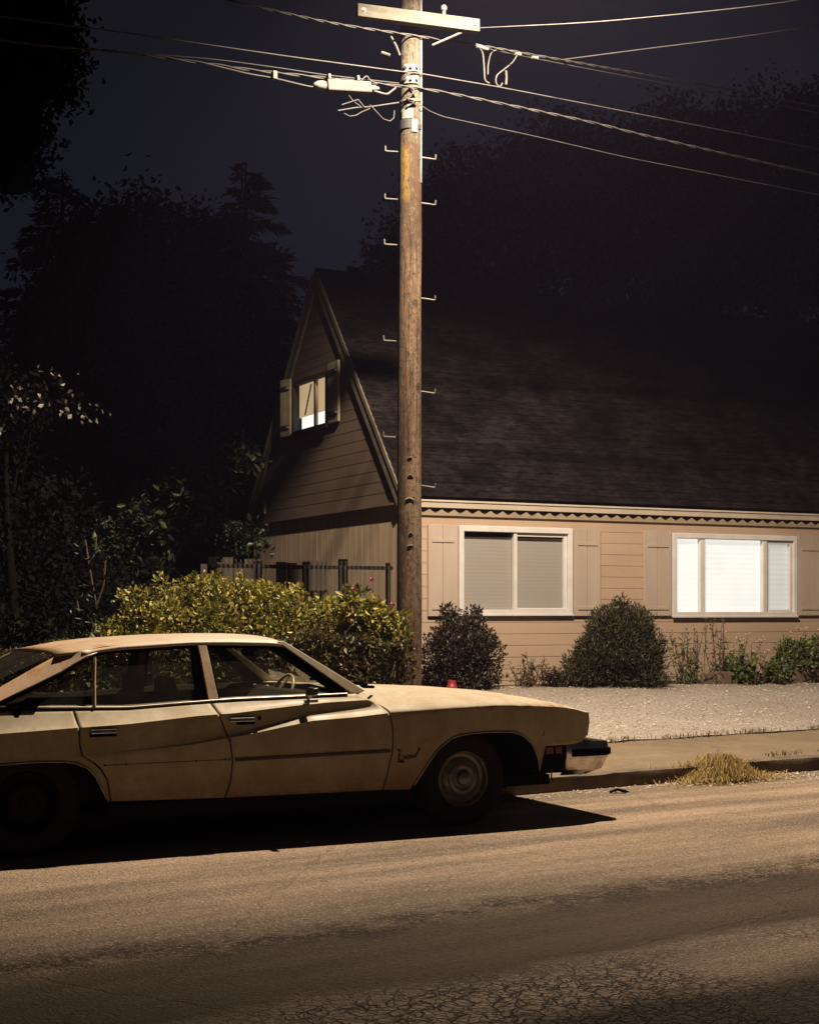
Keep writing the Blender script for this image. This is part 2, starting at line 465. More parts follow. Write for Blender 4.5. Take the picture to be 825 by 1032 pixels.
c = t.mix(t.ramp(t.noise(2.4, 6, .65, t.map((1, 4, .25))), [(.35, 0.), (.65, 1.)]), (.52, .39, .26), (.38, .275, .175))
t.set(c, .8); M_BOARD = t.m
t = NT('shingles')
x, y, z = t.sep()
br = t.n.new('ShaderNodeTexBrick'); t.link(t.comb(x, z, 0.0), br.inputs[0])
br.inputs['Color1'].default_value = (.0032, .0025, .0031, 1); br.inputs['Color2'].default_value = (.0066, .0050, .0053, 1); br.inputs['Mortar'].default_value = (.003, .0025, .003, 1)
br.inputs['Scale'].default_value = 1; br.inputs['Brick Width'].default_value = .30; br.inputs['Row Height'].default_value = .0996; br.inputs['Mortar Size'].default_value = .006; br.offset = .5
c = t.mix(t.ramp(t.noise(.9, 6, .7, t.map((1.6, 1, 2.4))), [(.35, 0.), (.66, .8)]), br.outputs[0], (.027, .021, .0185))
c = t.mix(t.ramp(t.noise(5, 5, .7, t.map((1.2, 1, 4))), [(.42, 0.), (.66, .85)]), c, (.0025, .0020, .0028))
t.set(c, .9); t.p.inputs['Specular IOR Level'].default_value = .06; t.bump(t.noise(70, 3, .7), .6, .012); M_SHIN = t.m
M_TRIM = simple('trim_paint', (.50, .43, .345), (.43, .36, .28), 4, .6, bump=.08)
M_SCAL = simple('scallop_paint', (.30, .235, .16), (.24, .185, .12), 5, .7)
M_SHUT = simple('shutter_paint', (.405, .325, .262), (.355, .28, .22), 3, .6, bump=.1, stretch=(1, 1, .2))
M_WHITE = simple('white_vinyl', (.60, .575, .545), (.53, .505, .475), 5, .45)
M_BARGE = simple('barge_paint', (.15, .125, .085), (.10, .083, .053), 4, .75, bump=.15)
M_DARK = simple('dark_soffit', (.02, .016, .013), None, 4, .9)
M_GSHUT = simple('gable_shutter_paint', (.36, .29, .19), (.27, .21, .13), 4, .7)

house = empty('house', (HO.x, HO.y, 0), HA)
tag(house, 'tan clapboard house with steep dark shingle roof and lit windows', 'house')
GZ = .40      # wall foot (just below the soil)
EV, RV, RZ = -.03, 2.75, 6.38
SL = (RZ-2.95)/(RV-EV)
def roof_v(z): return EV + (z-2.95)/SL
LEN = 12.5; DEP = 5.5

def lap(mb, z0, z1, e, openings, lo, hi, place, depth=.005):
    zs = [z0+k*e for k in range(int((z1-z0)/e)+1)] + [z1]
    for o in openings: zs += [o[2], o[3]]
    zs = sorted(set(round(q, 4) for q in zs if z0-1e-6 <= q <= z1+1e-6))
    for za, zb in zip(zs, zs[1:]):
        if zb-za < 1e-4: continue
        zm = (za+zb)/2; k = math.floor((zm-z0)/e+1e-6); zk = z0+k*e
        d = lambda q: depth*(1-(q-zk)/e)
        op = sorted([o for o in openings if o[2] < zm < o[3]])
        edges = [('lo', None)]
        segs = []; cur = None
        for o in op:
            segs.append((cur, o[0])); cur = o[1]
        segs.append((cur, None))
        for a, b in segs:
            a0 = lo(za) if a is None else a; a1 = lo(zb) if a is None else a
            b0 = hi(za) if b is None else b; b1 = hi(zb) if b is None else b
            mb.quad(place(a0, d(za), za), place(b0, d(za), za), place(b1, d(zb), zb), place(a1, d(zb), zb))
            if abs(za-zk) < 1e-4:
                mb.quad(place(a0, -.004, za), place(b0, -.004, za), place(b0, d(za), za), place(a0, d(za), za))

W1 = (.885, 2.525, 1.515, 2.565); W2 = (4.375, 6.515, 1.485, 2.545)
mb = MB()
lap(mb, GZ, 2.86, .158, [W1, W2], lambda z: .0, lambda z: LEN, lambda u, d, z: (u, -d, z))
mb.build('front_wall', M_SIDE, house)
mb = MB(); mb.box(-.02, .085, -.030, .05, GZ, 2.86); mb.build('corner_board', M_TRIM, house, bevel=.004)
# gable end towards the street corner
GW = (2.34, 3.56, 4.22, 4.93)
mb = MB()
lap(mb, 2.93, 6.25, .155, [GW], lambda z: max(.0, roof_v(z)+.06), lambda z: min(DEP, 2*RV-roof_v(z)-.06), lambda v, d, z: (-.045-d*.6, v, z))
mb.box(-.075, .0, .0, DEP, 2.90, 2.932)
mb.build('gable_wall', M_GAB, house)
mb = MB()
v = .051
while v < DEP:
    w = min(.20, DEP-v); mb.box(-.012, .02, v, v+w-.007, GZ, 2.90); v += w
mb.build('lower_gable_wall', M_BOARD, house)
mb = MB(); mb.box(.03, LEN, .06, DEP, GZ-.3, 1.0); mb.box(.03, .06, .05, DEP, GZ, 2.9); mb.box(.03, LEN, DEP-.03, DEP, GZ, 2.93)
mb.box(LEN-.06, LEN-.03, .05, DEP-.04, GZ, 2.93)
mb.add([(LEN, 0, 2.93), (LEN, DEP, 2.93), (LEN, RV, 6.2)], [(0, 1, 2)])
mb.build('rear_walls', M_GAB, house)
# roof: courses of shingles on both slopes
mb = MB(); L = math.hypot(RZ-2.95, RV-EV); n = 34
ca, sa_ = (RV-EV)/L, (RZ-2.95)/L
def slope(u, s, h, back=False):
    v = EV + s*ca - h*sa_; z = 2.95 + s*sa_ + h*ca
    return (u, 2*RV - v if back else v, z)
for back in (False, True):
    for k in range(n):
        s0, s1 = L*k/n, L*(k+1)/n
        uu = [-.075] + [-.075 + (LEN+.275)*(i+1)/45 for i in range(45)]
        h0 = [.103 + .005*n2(q, k*3.7 + back*50, 3.1) for q in uu]
        mb.grid([[slope(q, s0, .098, back) for q in uu], [slope(q, s0-.006, hh, back) for q, hh in zip(uu, h0)], [slope(q, s1, .096, back) for q in uu]])
    mb.quad(slope(-.072, 0, 0, back), slope(LEN+.2, 0, 0, back), slope(LEN+.2, L, 0, back), slope(-.072, L, 0, back))
    mb.quad(slope(-.072, 0, 0, back), slope(LEN+.2, 0, 0, back), slope(LEN+.2, 0, .1, back), slope(-.072, 0, .1, back))
    mb.quad(slope(-.072, 0, 0, back), slope(-.072, L, 0, back), slope(-.072, L, .1, back), slope(-.072, 0, .1, back))
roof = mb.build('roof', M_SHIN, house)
mb = MB()
u = -.08
while u < LEN+.2:
    mb.prism([(u, RV-.13, RZ+.02), (u+.29, RV-.13, RZ+.02), (u+.29, RV, RZ+.165), (u, RV, RZ+.165)][0:4], [(u, RV-.12, RZ+.035), (u+.29, RV-.12, RZ+.035), (u+.29, RV, RZ+.18), (u, RV, RZ+.18)])
    mb.prism([(u, RV+.13, RZ+.02), (u+.29, RV+.13, RZ+.02), (u+.29, RV+.001, RZ+.163), (u, RV+.001, RZ+.163)], [(u, RV+.12, RZ+.035), (u+.29, RV+.12, RZ+.035), (u+.29, RV+.001, RZ+.178), (u, RV+.001, RZ+.178)])
    u += .3
mb.build('ridge_cap', M_SHIN, roof)
for back in (False, True):
    mb = MB()
    a = [slope(-.088, -.06, .10, back), slope(-.088, L+.0, .10, back), slope(-.088, L-.16*0, -.075, back), slope(-.088, -.06, -.075, back)]
    mb.prism(a, [(q[0]+.033, q[1], q[2]) for q in a])
    a = [slope(-.102, -.07, .132, back), slope(-.102, L+.02, .132, back), slope(-.102, L, .07, back), slope(-.102, -.07, .07, back)]
    mb.prism(a, [(q[0]+.019, q[1], q[2]) for q in a])
    mb.build('barge_board', M_BARGE, house)
# gutter, soffit and scalloped trim along the front eave
mb = MB(); mb.prism([(.0, EV-.045, 2.965), (.0, EV-.03, 2.868), (.0, EV+.02, 2.864), (.0, EV+.02, 2.965)], [(LEN, EV-.045, 2.965), (LEN, EV-.03, 2.868), (LEN, EV+.02, 2.864), (LEN, EV+.02, 2.965)])
mb.box(0, LEN, EV-.055, EV-.043, 2.945, 2.968)
mb.build('gutter', M_TRIM, house)
mb = MB(); mb.box(.0, LEN, EV+.022, -.004, 2.867, 2.93); mb.box(.09, LEN, -.010, -.008, 2.77, 2.866); mb.build('soffit', M_DARK, house)
mb = MB(); pitch = .186; u = .0
mb.box(.0, LEN, -.034, -.012, 2.765, 2.795)
while u < LEN-pitch:
    # a tooth of the trim board between two half-round cuts
    prof = []
    for i in range(9):
        f = i/8.
        prof.append((u + pitch*f, 2.797 + .056*abs(2*f-1)**1.4))
    poly = [(u, 2.795)] + [(u+pitch, 2.795)] + prof[::-1]
    mb.prism([(p, -.034, q) for p, q in poly], [(p, -.014, q) for p, q in poly])
    u += pitch
mb.build('scalloped_trim', M_SCAL, house, recalc=False)

def frame_box(mb, u0, u1, z0, z1, w, y0, y1, wb=None, wt=None):
    wb = wb or w; wt = wt or w
    mb.box(u0, u0+w, y0, y1, z0, z1); mb.box(u1-w, u1, y0, y1, z0, z1)
    mb.box(u0+w, u1-w, y0, y1, z0, z0+wb); mb.box(u0+w, u1-w, y0, y1, z1-wt, z1)

M_PANE = glass_mat('window_glass', (.95, .96, .95), .08, .01)
t = NT('grey_blind'); x, y, z = t.sep()
w = t.math('SINE', t.math('MULTIPLY', z, 2*PI/.05))
c = t.mix(t.math('ADD', t.math('MULTIPLY', w, .25), .5), (.41, .36, .32), (.35, .305, .27))
c = t.mix(t.ramp(z, [(.0, 0.), (1., 0.)]), c, c)
c = t.mix(t.ramp(t.noise(2.2, 3), [(.45, 0.), (.7, .5)]), c, (.34, .335, .33))
t.set(c, .7); M_BLIND = t.m
M_ROOM = simple('dim_room', (.045, .045, .045), None, 3, .9)
M_LIT = emit_mat('lit_blind', (1.0, .99, .93), 1.08, (2, 2*PI/.075, .12))
M_LIT2 = emit_mat('lit_blind_dimmer', (.97, .95, .90), .66, (2, 2*PI/.075, .18))
M_GLIT = emit_mat('lit_gable_shade', (.95, .66, .36), .78, (1, 9.0, .2))
M_GLIT2 = emit_mat('lit_gable_gap', (1, .96, .88), 1.5)

# left window: slider with drawn blinds, dark room
win = empty('window'); win.parent = house
tag(win, 'unlit white sliding window with drawn grey blinds')
mb = MB(); frame_box(mb, .81, 2.60, 1.44, 2.64, .075, -.055, .05); f = mb.build('frame', M_WHITE, win, bevel=.006)
mb = MB(); mb.box(.80, 2.61, -.066, -.0555, 1.432, 1.462); mb.build('sill', M_WHITE, win, bevel=.004)
mb = MB(); mb.box(1.665, 1.715, -.035, .04, 1.516, 2.564); mb.build('mullion', M_WHITE, win, bevel=.004)
mb = MB(); mb.box(1.716, 1.728, -.018, .03, 1.517, 2.563); mb.box(2.47, 2.523, -.018, .03, 1.517, 2.563); mb.box(1.729, 2.469, -.018, .03, 1.517, 1.54); mb.box(1.729, 2.469, -.018, .03, 2.515, 2.563); mb.build('sash', M_WHITE, win, bevel=.004)
mb = MB(); mb.quad((.886, .022, 1.516), (1.665, .022, 1.516), (1.665, .022, 2.564), (.886, .022, 2.564)); mb.quad((1.728, .008, 1.541), (2.469, .008, 1.541), (2.469, .008, 2.514), (1.728, .008, 2.514)); mb.build('pane', M_PANE, win)
mb = MB()
for (a, b) in ((.886, 1.664), (1.716, 2.523)):
    k = 0; z = 1.50
    while z < 2.44:
        mb.quad((a, .044, z), (b, .044, z), (b, .044, z+.1), (a, .044, z+.1)); z += .1
    mb.box(a, b, .036, .06, 2.475, 2.50)
mb.build('blind', M_BLIND, win)
mb = MB(); mb.box(.86, 2.55, .16, .5, 1.45, 2.62); mb.build('dark_room', M_ROOM, win)
# right window: three lit panes
win = empty('window'); win.parent = house
tag(win, 'brightly lit three-pane picture window')
mb = MB(); frame_box(mb, 4.30, 6.60, 1.41, 2.62, .07, -.055, .05); mb.build('frame', M_WHITE, win, bevel=.006)
mb = MB(); mb.box(4.29, 6.61, -.066, -.0555, 1.402, 1.432); mb.build('sill', M_WHITE, win, bevel=.004)
for a, b in ((4.80, 4.885), (5.955, 6.03)):
    mb = MB(); mb.box(a, b, -.04, .034, 1.482, 2.548); mb.build('mullion', M_WHITE, win, bevel=.004)
mb = MB(); frame_box(mb, 6.037, 6.515, 1.482, 2.547, .035, -.02, .03, wt=.05); mb.build('sash', M_WHITE, win, bevel=.003)
mb = MB()
for a, b in ((4.372, 4.80), (4.885, 5.955), (6.07, 6.48)): mb.quad((a, .02, 1.484), (b, .02, 1.484), (b, .02, 2.546), (a, .02, 2.546))
mb.build('pane', M_PANE, win)
mb = MB(); mb.box(4.36, 5.99, .035, .05, 1.42, 2.6); mb.build('blind', M_LIT, win)
mb = MB(); mb.box(5.995, 6.53, .035, .05, 1.42, 2.6); mb.build('blind', M_LIT2, win)
# gable window
win = empty('window'); win.parent = house
tag(win, 'small lit gable window with tan shade pulled most of the way down')
mb = MB()
for (v0, v1, z0, z1) in ((2.28, 2.345, 4.17, 4.98), (3.555, 3.62, 4.17, 4.98), (2.345, 3.555, 4.17, 4.225), (2.345, 3.555, 4.925, 4.98)): mb.box(-.10, .0, v0, v1, z0, z1)
mb.box(-.13, -.099, 2.25, 3.65, 4.15, 4.19); mb.build('frame', M_DARK, win)
mb = MB(); mb.box(-.07, -.03, 2.76, 2.83, 4.226, 4.924); mb.build('mullion', M_GSHUT, win)
mb = MB(); mb.quad((-.045, 2.346, 4.226), (-.045, 3.554, 4.226), (-.045, 3.554, 4.924), (-.045, 2.346, 4.924)); mb.build('pane', M_PANE, win)
mb = MB(); mb.box(.02, .03, 2.30, 3.60, 4.44, 4.96); mb.build('shade', M_GLIT, win)
mb = MB(); mb.box(.06, .07, 2.30, 3.60, 4.18, 4.5); mb.build('lit_room', M_GLIT2, win)
mb = MB(); mb.tube([(.012, 3.36, 4.46), (.012, 3.12, 4.90)], .012, 6); mb.build('shade_cord', M_DARK, win)
mb = MB(); mb.box(.08, .6, 2.2, 3.7, 4.1, 5.0); mb.build('dim_room', M_ROOM, win)

def shutter(u0, u1, z0, z1, gable=False, rot=0):
    mb = MB(); um = (u0+u1)/2
    if gable:
        s = mb.box(-.10, -.066, u0, um-.002, z0, z1); mb.box(-.10, -.066, um+.002, u1, z0, z1)
        o = mb.build('shutter', M_GSHUT, house, bevel=.003)
        for zz in (z0+.10, z1-.17):
            m2 = MB(); m2.box(-.122, -.101, u0+.02, u1-.02, zz, zz+.06); m2.build('batten', M_DARK, o)
            m2 = MB(); m2.box(-.128, -.123, u0+.0, u0+.06, zz+.015, zz+.045); m2.build('hinge', M_TRIM, o)
    else:
        mb.box(u0, um-.004, -.048, -.018, z0, z1); mb.box(um+.004, u1, -.048, -.018, z0, z1)
        mb.box(um-.004, um+.004, -.036, -.019, z0+.002, z1-.002)
        o = mb.build('shutter', M_SHUT, house, bevel=.003)
        for zz in (z0+.085, z1-.235):
            m2 = MB(); m2.box(u0+.055, u1-.055, -.060, -.0485, zz, zz+.045); m2.build('batten', M_SHUT, o, bevel=.003)
    return o
for u0, u1 in ((.35, .785), (2.625, 3.06), (3.80, 4.275), (6.625, 7.10)): shutter(u0, u1, 1.43, 2.645)
shutter(1.88, 2.245, 4.20, 5.07, True)
o = shutter(0.0, .25, 4.17, 5.04, True)      # the far one stands half open on its hinge
o.location = (-.035, 3.64, 0); o.rotation_euler = (0, 0, R(14))
mb = MB(); mb.box(-.10, -.07, 4.78, 4.86, 3.05, 3.28); mb.build('vent_box', M_GSHUT, house)

# ------------------------------------------------------------------ chain-link fence beside the gable
M_WIRE = simple('galvanised_wire', (.26, .225, .18), (.16, .135, .105), 8, .6, .3)
M_POST = simple('dark_fence_wood', (.006, .0045, .004), (.004, .003, .003), 5, .95, bump=.3, spec=.03)
M_PAL = simple('weathered_paling', (.05, .036, .024), (.025, .018, .012), 4, .95, stretch=(6, 6, .5))
fence = empty('fence', tuple(hs(-.14, .03, .47)), HA + PI)
tag(fence, 'chain-link fence with dark wooden posts and rail beside the gable', 'fence')
mb = MB(); mb.box(.0, 2.5, -.03, .03, 1.565, 1.613); mb.build('rail', M_POST, fence, bevel=.006)
for xx, w in ((.035, .03), (.68, .06), (1.19, .05), (1.85, .05), (2.45, .06)):
    mb = MB(); mb.box(xx-w, xx+w, -.085, -.036, -.1, 1.70 if w > .055 else 1.66); mb.build('post', M_POST, fence, bevel=.008)
mb = MB(); pz = .062
for k in range(int(2.45/pz)):
    x0 = k*pz
    for sgn in (0, 1):
        pts = []
        for j in range(int(1.62/pz)*2+1):
            zz = j*pz/2
            off = pz/2*((j + sgn) % 2)
            pts.append((x0 + off, .055 + .004*((j+sgn) % 2)*(1 if sgn else -1), zz))
        if sgn == 0:
            pts.append((x0 + .01, .055, 1.67))
        mb.tube(pts, .0024, 3, cap=False)
mb.build('chain_link_mesh', M_WIRE, fence, recalc=False)
mb = MB(); xx = .78
while xx < 2.4:
    if not (1.5 < xx < 1.7):
        hgt = 1.66 + random.uniform(-.05, .05)
        mb.box(xx, xx+.135, -.34, -.32, .0, hgt)
    xx += .145
mb.build('paling', M_PAL, fence)
# ------------------------------------------------------------------ utility pole
t = NT('pole_wood')
x, y, z = t.sep()
st2 = t.map((9, 9, .55))
c = t.mix(t.ramp(t.noise(2.2, 7, .7, st2), [(.32, 0.), (.66, 1.)]), (.17, .108, .06), (.088, .052, .029))
c = t.mix(t.ramp(t.noise(3.5, 6, .75, t.map((5, 5, 1.4))), [(.50, 0.), (.66, .9)]), c, (.075, .045, .028))
c = t.mix(t.ramp(t.noise(1.1, 5, .6, t.map((3, 3, .5), loc=(4, 2, 7))), [(.50, 0.), (.72, .75)]), c, (.27, .20, .125))
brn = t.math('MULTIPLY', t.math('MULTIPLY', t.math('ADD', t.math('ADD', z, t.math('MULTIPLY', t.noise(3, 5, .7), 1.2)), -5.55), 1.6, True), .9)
c = t.mix(brn, c, (.042, .024, .012))                                                                # brown upper wood, colour darkened further against the near lamp's brightness
knot = t.ramp(t.voro(1.0, vec=t.map((3.2, 3.2, 2.1))), [(.10, .9), (.19, 0.)])
c = t.mix(knot, c, (.035, .022, .016))
crk = t.ramp(t.noise(5, 3, .5, t.map((16, 16, .22))), [(.60, 0.), (.66, .8)])
c = t.mix(crk, c, (.04, .026, .018))
c = t.mix(t.ramp(t.math('ADD', z, t.math('MULTIPLY', t.noise(6, 4), .35)), [(0., 0.), (1., 0.)]), c, c)
up = t.math('MULTIPLY', t.math('ADD', t.math('ADD', z, t.math('MULTIPLY', t.noise(5, 4, .7), .5)), -6.62), 6.0, True)
c = t.mix(t.math('MULTIPLY', up, .8), c, (.075, .066, .047))                                            # bleached, flaking upper pole
side = t.math('MULTIPLY', t.math('SUBTRACT', t.math('MULTIPLY', t.math('SUBTRACT', t.noise(5, 5, .7, st2), .5), .09), t.math('ADD', x, .018)), 22., True)
side = t.math('MULTIPLY', side, t.math('MULTIPLY', t.math('SUBTRACT', 4.6, z), .7, True))
c = t.mix(t.math('MULTIPLY', side, .9), c, (.045, .028, .02))                                        # darker down one side of the lower pole
dn = t.math('MULTIPLY', t.math('SUBTRACT', 3.2, z), .45, True)
c = t.mix(t.math('MULTIPLY', dn, t.ramp(t.noise(3, 5, .7, st2), [(.35, 0.), (.6, .8)])), c, (.10, .065, .045))
# patch of yellow lichen paint facing the street
lz = t.math('MULTIPLY', t.math('ABSOLUTE', t.math('ADD', z, -6.03)), 2.7)
lx = t.math('MULTIPLY', t.math('ABSOLUTE', t.math('ADD', x, .055)), 13.)
lm = t.math('SUBTRACT', 1.25, t.math('ADD', t.math('MAXIMUM', lz, lx), t.math('MULTIPLY', t.noise(14, 5, .75), .75)))
c = t.mix(t.math('MULTIPLY', t.math('MULTIPLY', lm, 3.0, True), .8), c, (.15, .095, .016))
c = t.mix(t.ramp(t.noise(30, 5, .8, t.map((1, 1, .6))), [(.50, 0.), (.60, .9)]), c, (.034, .021, .014))
c = t.mix(t.ramp(t.noise(24, 5, .8, t.map((1, 1, .45), loc=(3, 8, 1))), [(.56, 0.), (.66, .7)]), c, (.20, .145, .09))
t.set(c, .85); t.p.inputs['Specular IOR Level'].default_value = .2
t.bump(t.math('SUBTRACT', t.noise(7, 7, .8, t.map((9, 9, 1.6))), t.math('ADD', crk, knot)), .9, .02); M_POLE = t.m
M_ARM = simple('crossarm_wood', (.085, .078, .06), (.055, .048, .036), 5, .95, bump=.4, bscale=30, stretch=(.5, 3, 3))
M_STEEL = simple('galvanised_steel', (.11, .10, .085), (.065, .056, .046), 8, .65, .3)
M_PLATE = simple('bleached_plate', (.13, .125, .108), (.085, .078, .066), 9, .8)
M_BLACK = simple('black_rubber', (.018, .016, .015), None, 5, .7)
M_CABLE = simple('cable_sheath', (.04, .035, .031), (.022, .019, .017), 9, .8)
M_BARE = simple('bare_cable', (.055, .049, .043), (.032, .028, .025), 9, .75)

pole = empty('utility_pole', (0, 15.5, 0))
tag(pole, 'weathered brown wooden utility pole with climbing steps and crossarm', 'utility pole')
mb = MB(); rows = []
NP = 36
for k in range(150):
    zz = .05 + 8.75*k/149.
    rad = lerp(.133, .112, zz/8.)
    ring = []
    for i in range(NP):
        a = 2*PI*i/NP
        from mathutils import noise as _ns
        d = .004*_ns.noise(Vector((math.cos(a)*3.0, math.sin(a)*3.0, zz*.5))) + .0035*_ns.noise(Vector((math.cos(a)*9, math.sin(a)*9, zz*1.6)))
        ring.append(((rad+d)*math.cos(a) + .004*math.sin(zz*1.1) + .003*zz-.01, (rad+d)*math.sin(a), zz))
    rows.append(ring + [ring[0]])
mb.grid(rows); mb.add(rows[-1][:-1], [tuple(range(NP))])
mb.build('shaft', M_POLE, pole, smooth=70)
def px_(z): return .003*z-.01 + .004*math.sin(z*1.1)
def prad(z): return lerp(.133, .112, z/8.)
# climbing steps: bent steel pegs, each side
for sgn, zs in ((-1, (6.284, 5.788, 5.313, 4.31, 3.308)), (1, (6.232, 5.757, 4.765, 3.794, 2.812))):
    for k, zz in enumerate(zs):
        m = MB(); r = prad(zz); x0 = px_(zz)
        ln = .145
        drop = -.028 if sgn > 0 else .012
        m.tube([(x0+sgn*(r-.03), .0, zz+.0), (x0+sgn*(r+ln*.5), 0, zz+drop*.5), (x0+sgn*(r+ln-.006), 0, zz+drop*.9), (x0+sgn*(r+ln), 0, zz+drop+.004), (x0+sgn*(r+ln+.001), 0, zz+drop+.052)], .0085, 7)
        m.build('climbing_step', M_STEEL, pole, smooth=50)
# crossarm with end bolts and flat braces
arm_d = Vector((math.cos(R(18)), math.sin(R(18)), 0)); mid = Vector((.075, -.128, 7.6))
Ma = Matrix.Translation(mid + Vector((.0, -.0, 0))) @ Matrix.Rotation(R(18), 4, 'Z')
mb = MB(); mb.box(-.66, .66, -.10, .0, -.066, .066, Ma)
arm = mb.build('crossarm', M_ARM, pole, bevel=.008)
for xx in (-.60, .0, .60):
    m = MB(); m.lathe([(0, .016), (.016, .016), (.018, .004), (.03, .004), (.03, 0)], Ma @ Matrix.Translation((xx, -.10, .0)) @ Matrix.Rotation(R(90), 4, 'X'), 10); m.build('bolt', M_STEEL, arm)
m = MB(); m.lathe([(0, 0), (.018, 0), (.018, .05), (.03, .06), (.034, .09), (.022, .11), (0, .115)], Ma @ Matrix.Translation((.28, -.05, .066)), 12); m.build('insulator', M_PLATE, arm)
m = MB(); m.tube([Ma @ Vector((.50, -.05, -.066)), Vector((.235, -.10, 7.36))], .011, 6); m.build('brace', M_STEEL, pole)
m = MB(); m.tube([Vector((-.205, -.12, 7.47)), Vector((-.135, -.12, 7.34)), Vector((-.10, -.09, 7.26))], .011, 6); m.build('brace', M_STEEL, pole)
m = MB(); m.tube([Vector((-.29, -.13, 7.275)), Vector((-.20, -.13, 7.245))], .014, 6); m.build('dead_end_clamp', M_STEEL, pole)
# pale bands with three bolts each, tag plates, staples, service riser
for zz in (7.121, 6.997):
    m = MB(); rows = []
    for h in (-.036, .036): rows.append([(px_(zz)+(prad(zz)+.006)*math.cos(a), (prad(zz)+.006)*math.sin(a), zz+h) for a in [R(-90)+R(d) for d in range(-34, 40, 8)]])
    m.grid(rows); o = m.build('cable_bracket', M_PLATE, pole, solid=-.01)
    for d in (-26, 0, 27):
        a = R(-90+d)
        b = MB(); b.lathe([(.0, .02), (.014, .02), (.016, 0)], Matrix.Translation((px_(zz)+(prad(zz)+.016)*math.cos(a), (prad(zz)+.016)*math.sin(a), zz)) @ Vector((math.cos(a), math.sin(a), 0)).to_track_quat('Z', 'Y').to_matrix().to_4x4(), 8); b.build('bolt', M_BLACK, o)
def band(name, mat, z0, z1, d0, d1, off=.005):
    m = MB(); st_ = max(4, abs(d1-d0)/8.)
    ds = [d0+(d1-d0)*i/8. for i in range(9)]
    m.grid([[(px_(h)+(prad(h)+off)*math.cos(R(-90+d)), (prad(h)+off)*math.sin(R(-90+d)), h) for d in ds] for h in (z0, z1)])
    return m.build(name, mat, pole, solid=-.006)
band('tag_plate', M_PLATE, 6.60, 6.70, -45, 10); band('tag_plate', M_BLACK, 6.50, 6.596, -62, -2)
band('tag_plate', M_PLATE, 6.46, 6.59, 4, 34); band('tag_plate', M_BLACK, 6.50, 6.55, 42, 62)
band('steel_band', M_STEEL, 6.785, 6.80, -80, 80); band('steel_band', M_STEEL, 7.515, 7.555, -60, 70, .01)
m = MB(); m.tube([(px_(7.0)-.02, -prad(7)-.02, 6.92), (px_(7.0)+.05, -prad(7)-.035, 6.86), (px_(7)-.05, -prad(7)-.03, 6.80), (px_(7)+.06, -prad(7)-.03, 6.76), (px_(7)-.04, -prad(7)-.02, 6.72)], .016, 6); m.build('coiled_lashing', M_CABLE, pole, smooth=60)
m = MB(); m.tube([(px_(z_)+prad(z_)*.93, -prad(z_)*.42-.004, z_) for z_ in (8.4, 8.0, 7.6, 7.0, 6.5, 5.95)], .011, 7); m.build('ground_wire_moulding', M_PLATE, pole, smooth=60)
for zz, d, ln, mt in ((2.90, 5, .05, M_ARM), (2.66, 2, .085, M_PLATE), (2.30, 6, .035, M_ARM), (2.17, 4, .06, M_PLATE), (3.08, 3, .05, M_ARM)):
    m = MB(); a = R(-90+d); c0 = Vector((px_(zz)+prad(zz)*math.cos(a), prad(zz)*math.sin(a), zz)); tx = Vector((-math.sin(a), math.cos(a), 0))
    m.tube([c0 - tx*ln*.5 + Vector((0, -.004, random.uniform(-.015, .015))), c0 + Vector((0, -.012, .01)), c0 + tx*ln*.5 + Vector((0, -.004, random.uniform(-.015, .015)))], .008, 6); m.build('staple', mt, pole, smooth=60)
# street lamp on its bracket, over the pavement (just above the picture)
LAMP = Vector((1.08, 13.25, 8.65))
rel = LAMP - Vector((0, 15.5, 0))
m = MB(); m.tube([(px_(8), 0, 8.37), (rel.x*.3, rel.y*.3, 8.65), (rel.x*.65, rel.y*.65, 8.83), (rel.x*.95, rel.y*.95, 8.85)], .025, 8); lb = m.build('lamp_bracket', M_STEEL, pole, smooth=60)
dirv = Vector((rel.x, rel.y, 0)).normalized()
Ml = Matrix.Translation((rel.x, rel.y, 8.77)) @ Matrix.Rotation(math.atan2(dirv.y, dirv.x), 4, 'Z') @ Matrix.Diagonal((1.9, 1, 1, 1))
m = MB(); m.lathe([(.15, 0), (.16, .03), (.14, .09), (.08, .13), (0, .14)], Ml, 20); m.build('lamp_hood', M_STEEL, lb, smooth=50)
lt = bpy.data.lights.new('street_lamp_light', 'SPOT'); lo_ = bpy.data.objects.new('street_lamp_light', lt); COL.objects.link(lo_)
lo_.location = (LAMP.x, LAMP.y, 8.71); lt.spot_size = R(128); lt.spot_blend = .5; lt.energy = 8300; lt.color = (1.0, .82, .63); lt.shadow_soft_size = .07
lo_.rotation_euler = (R(13), R(-2), 0)      # the lantern is tipped towards the houses

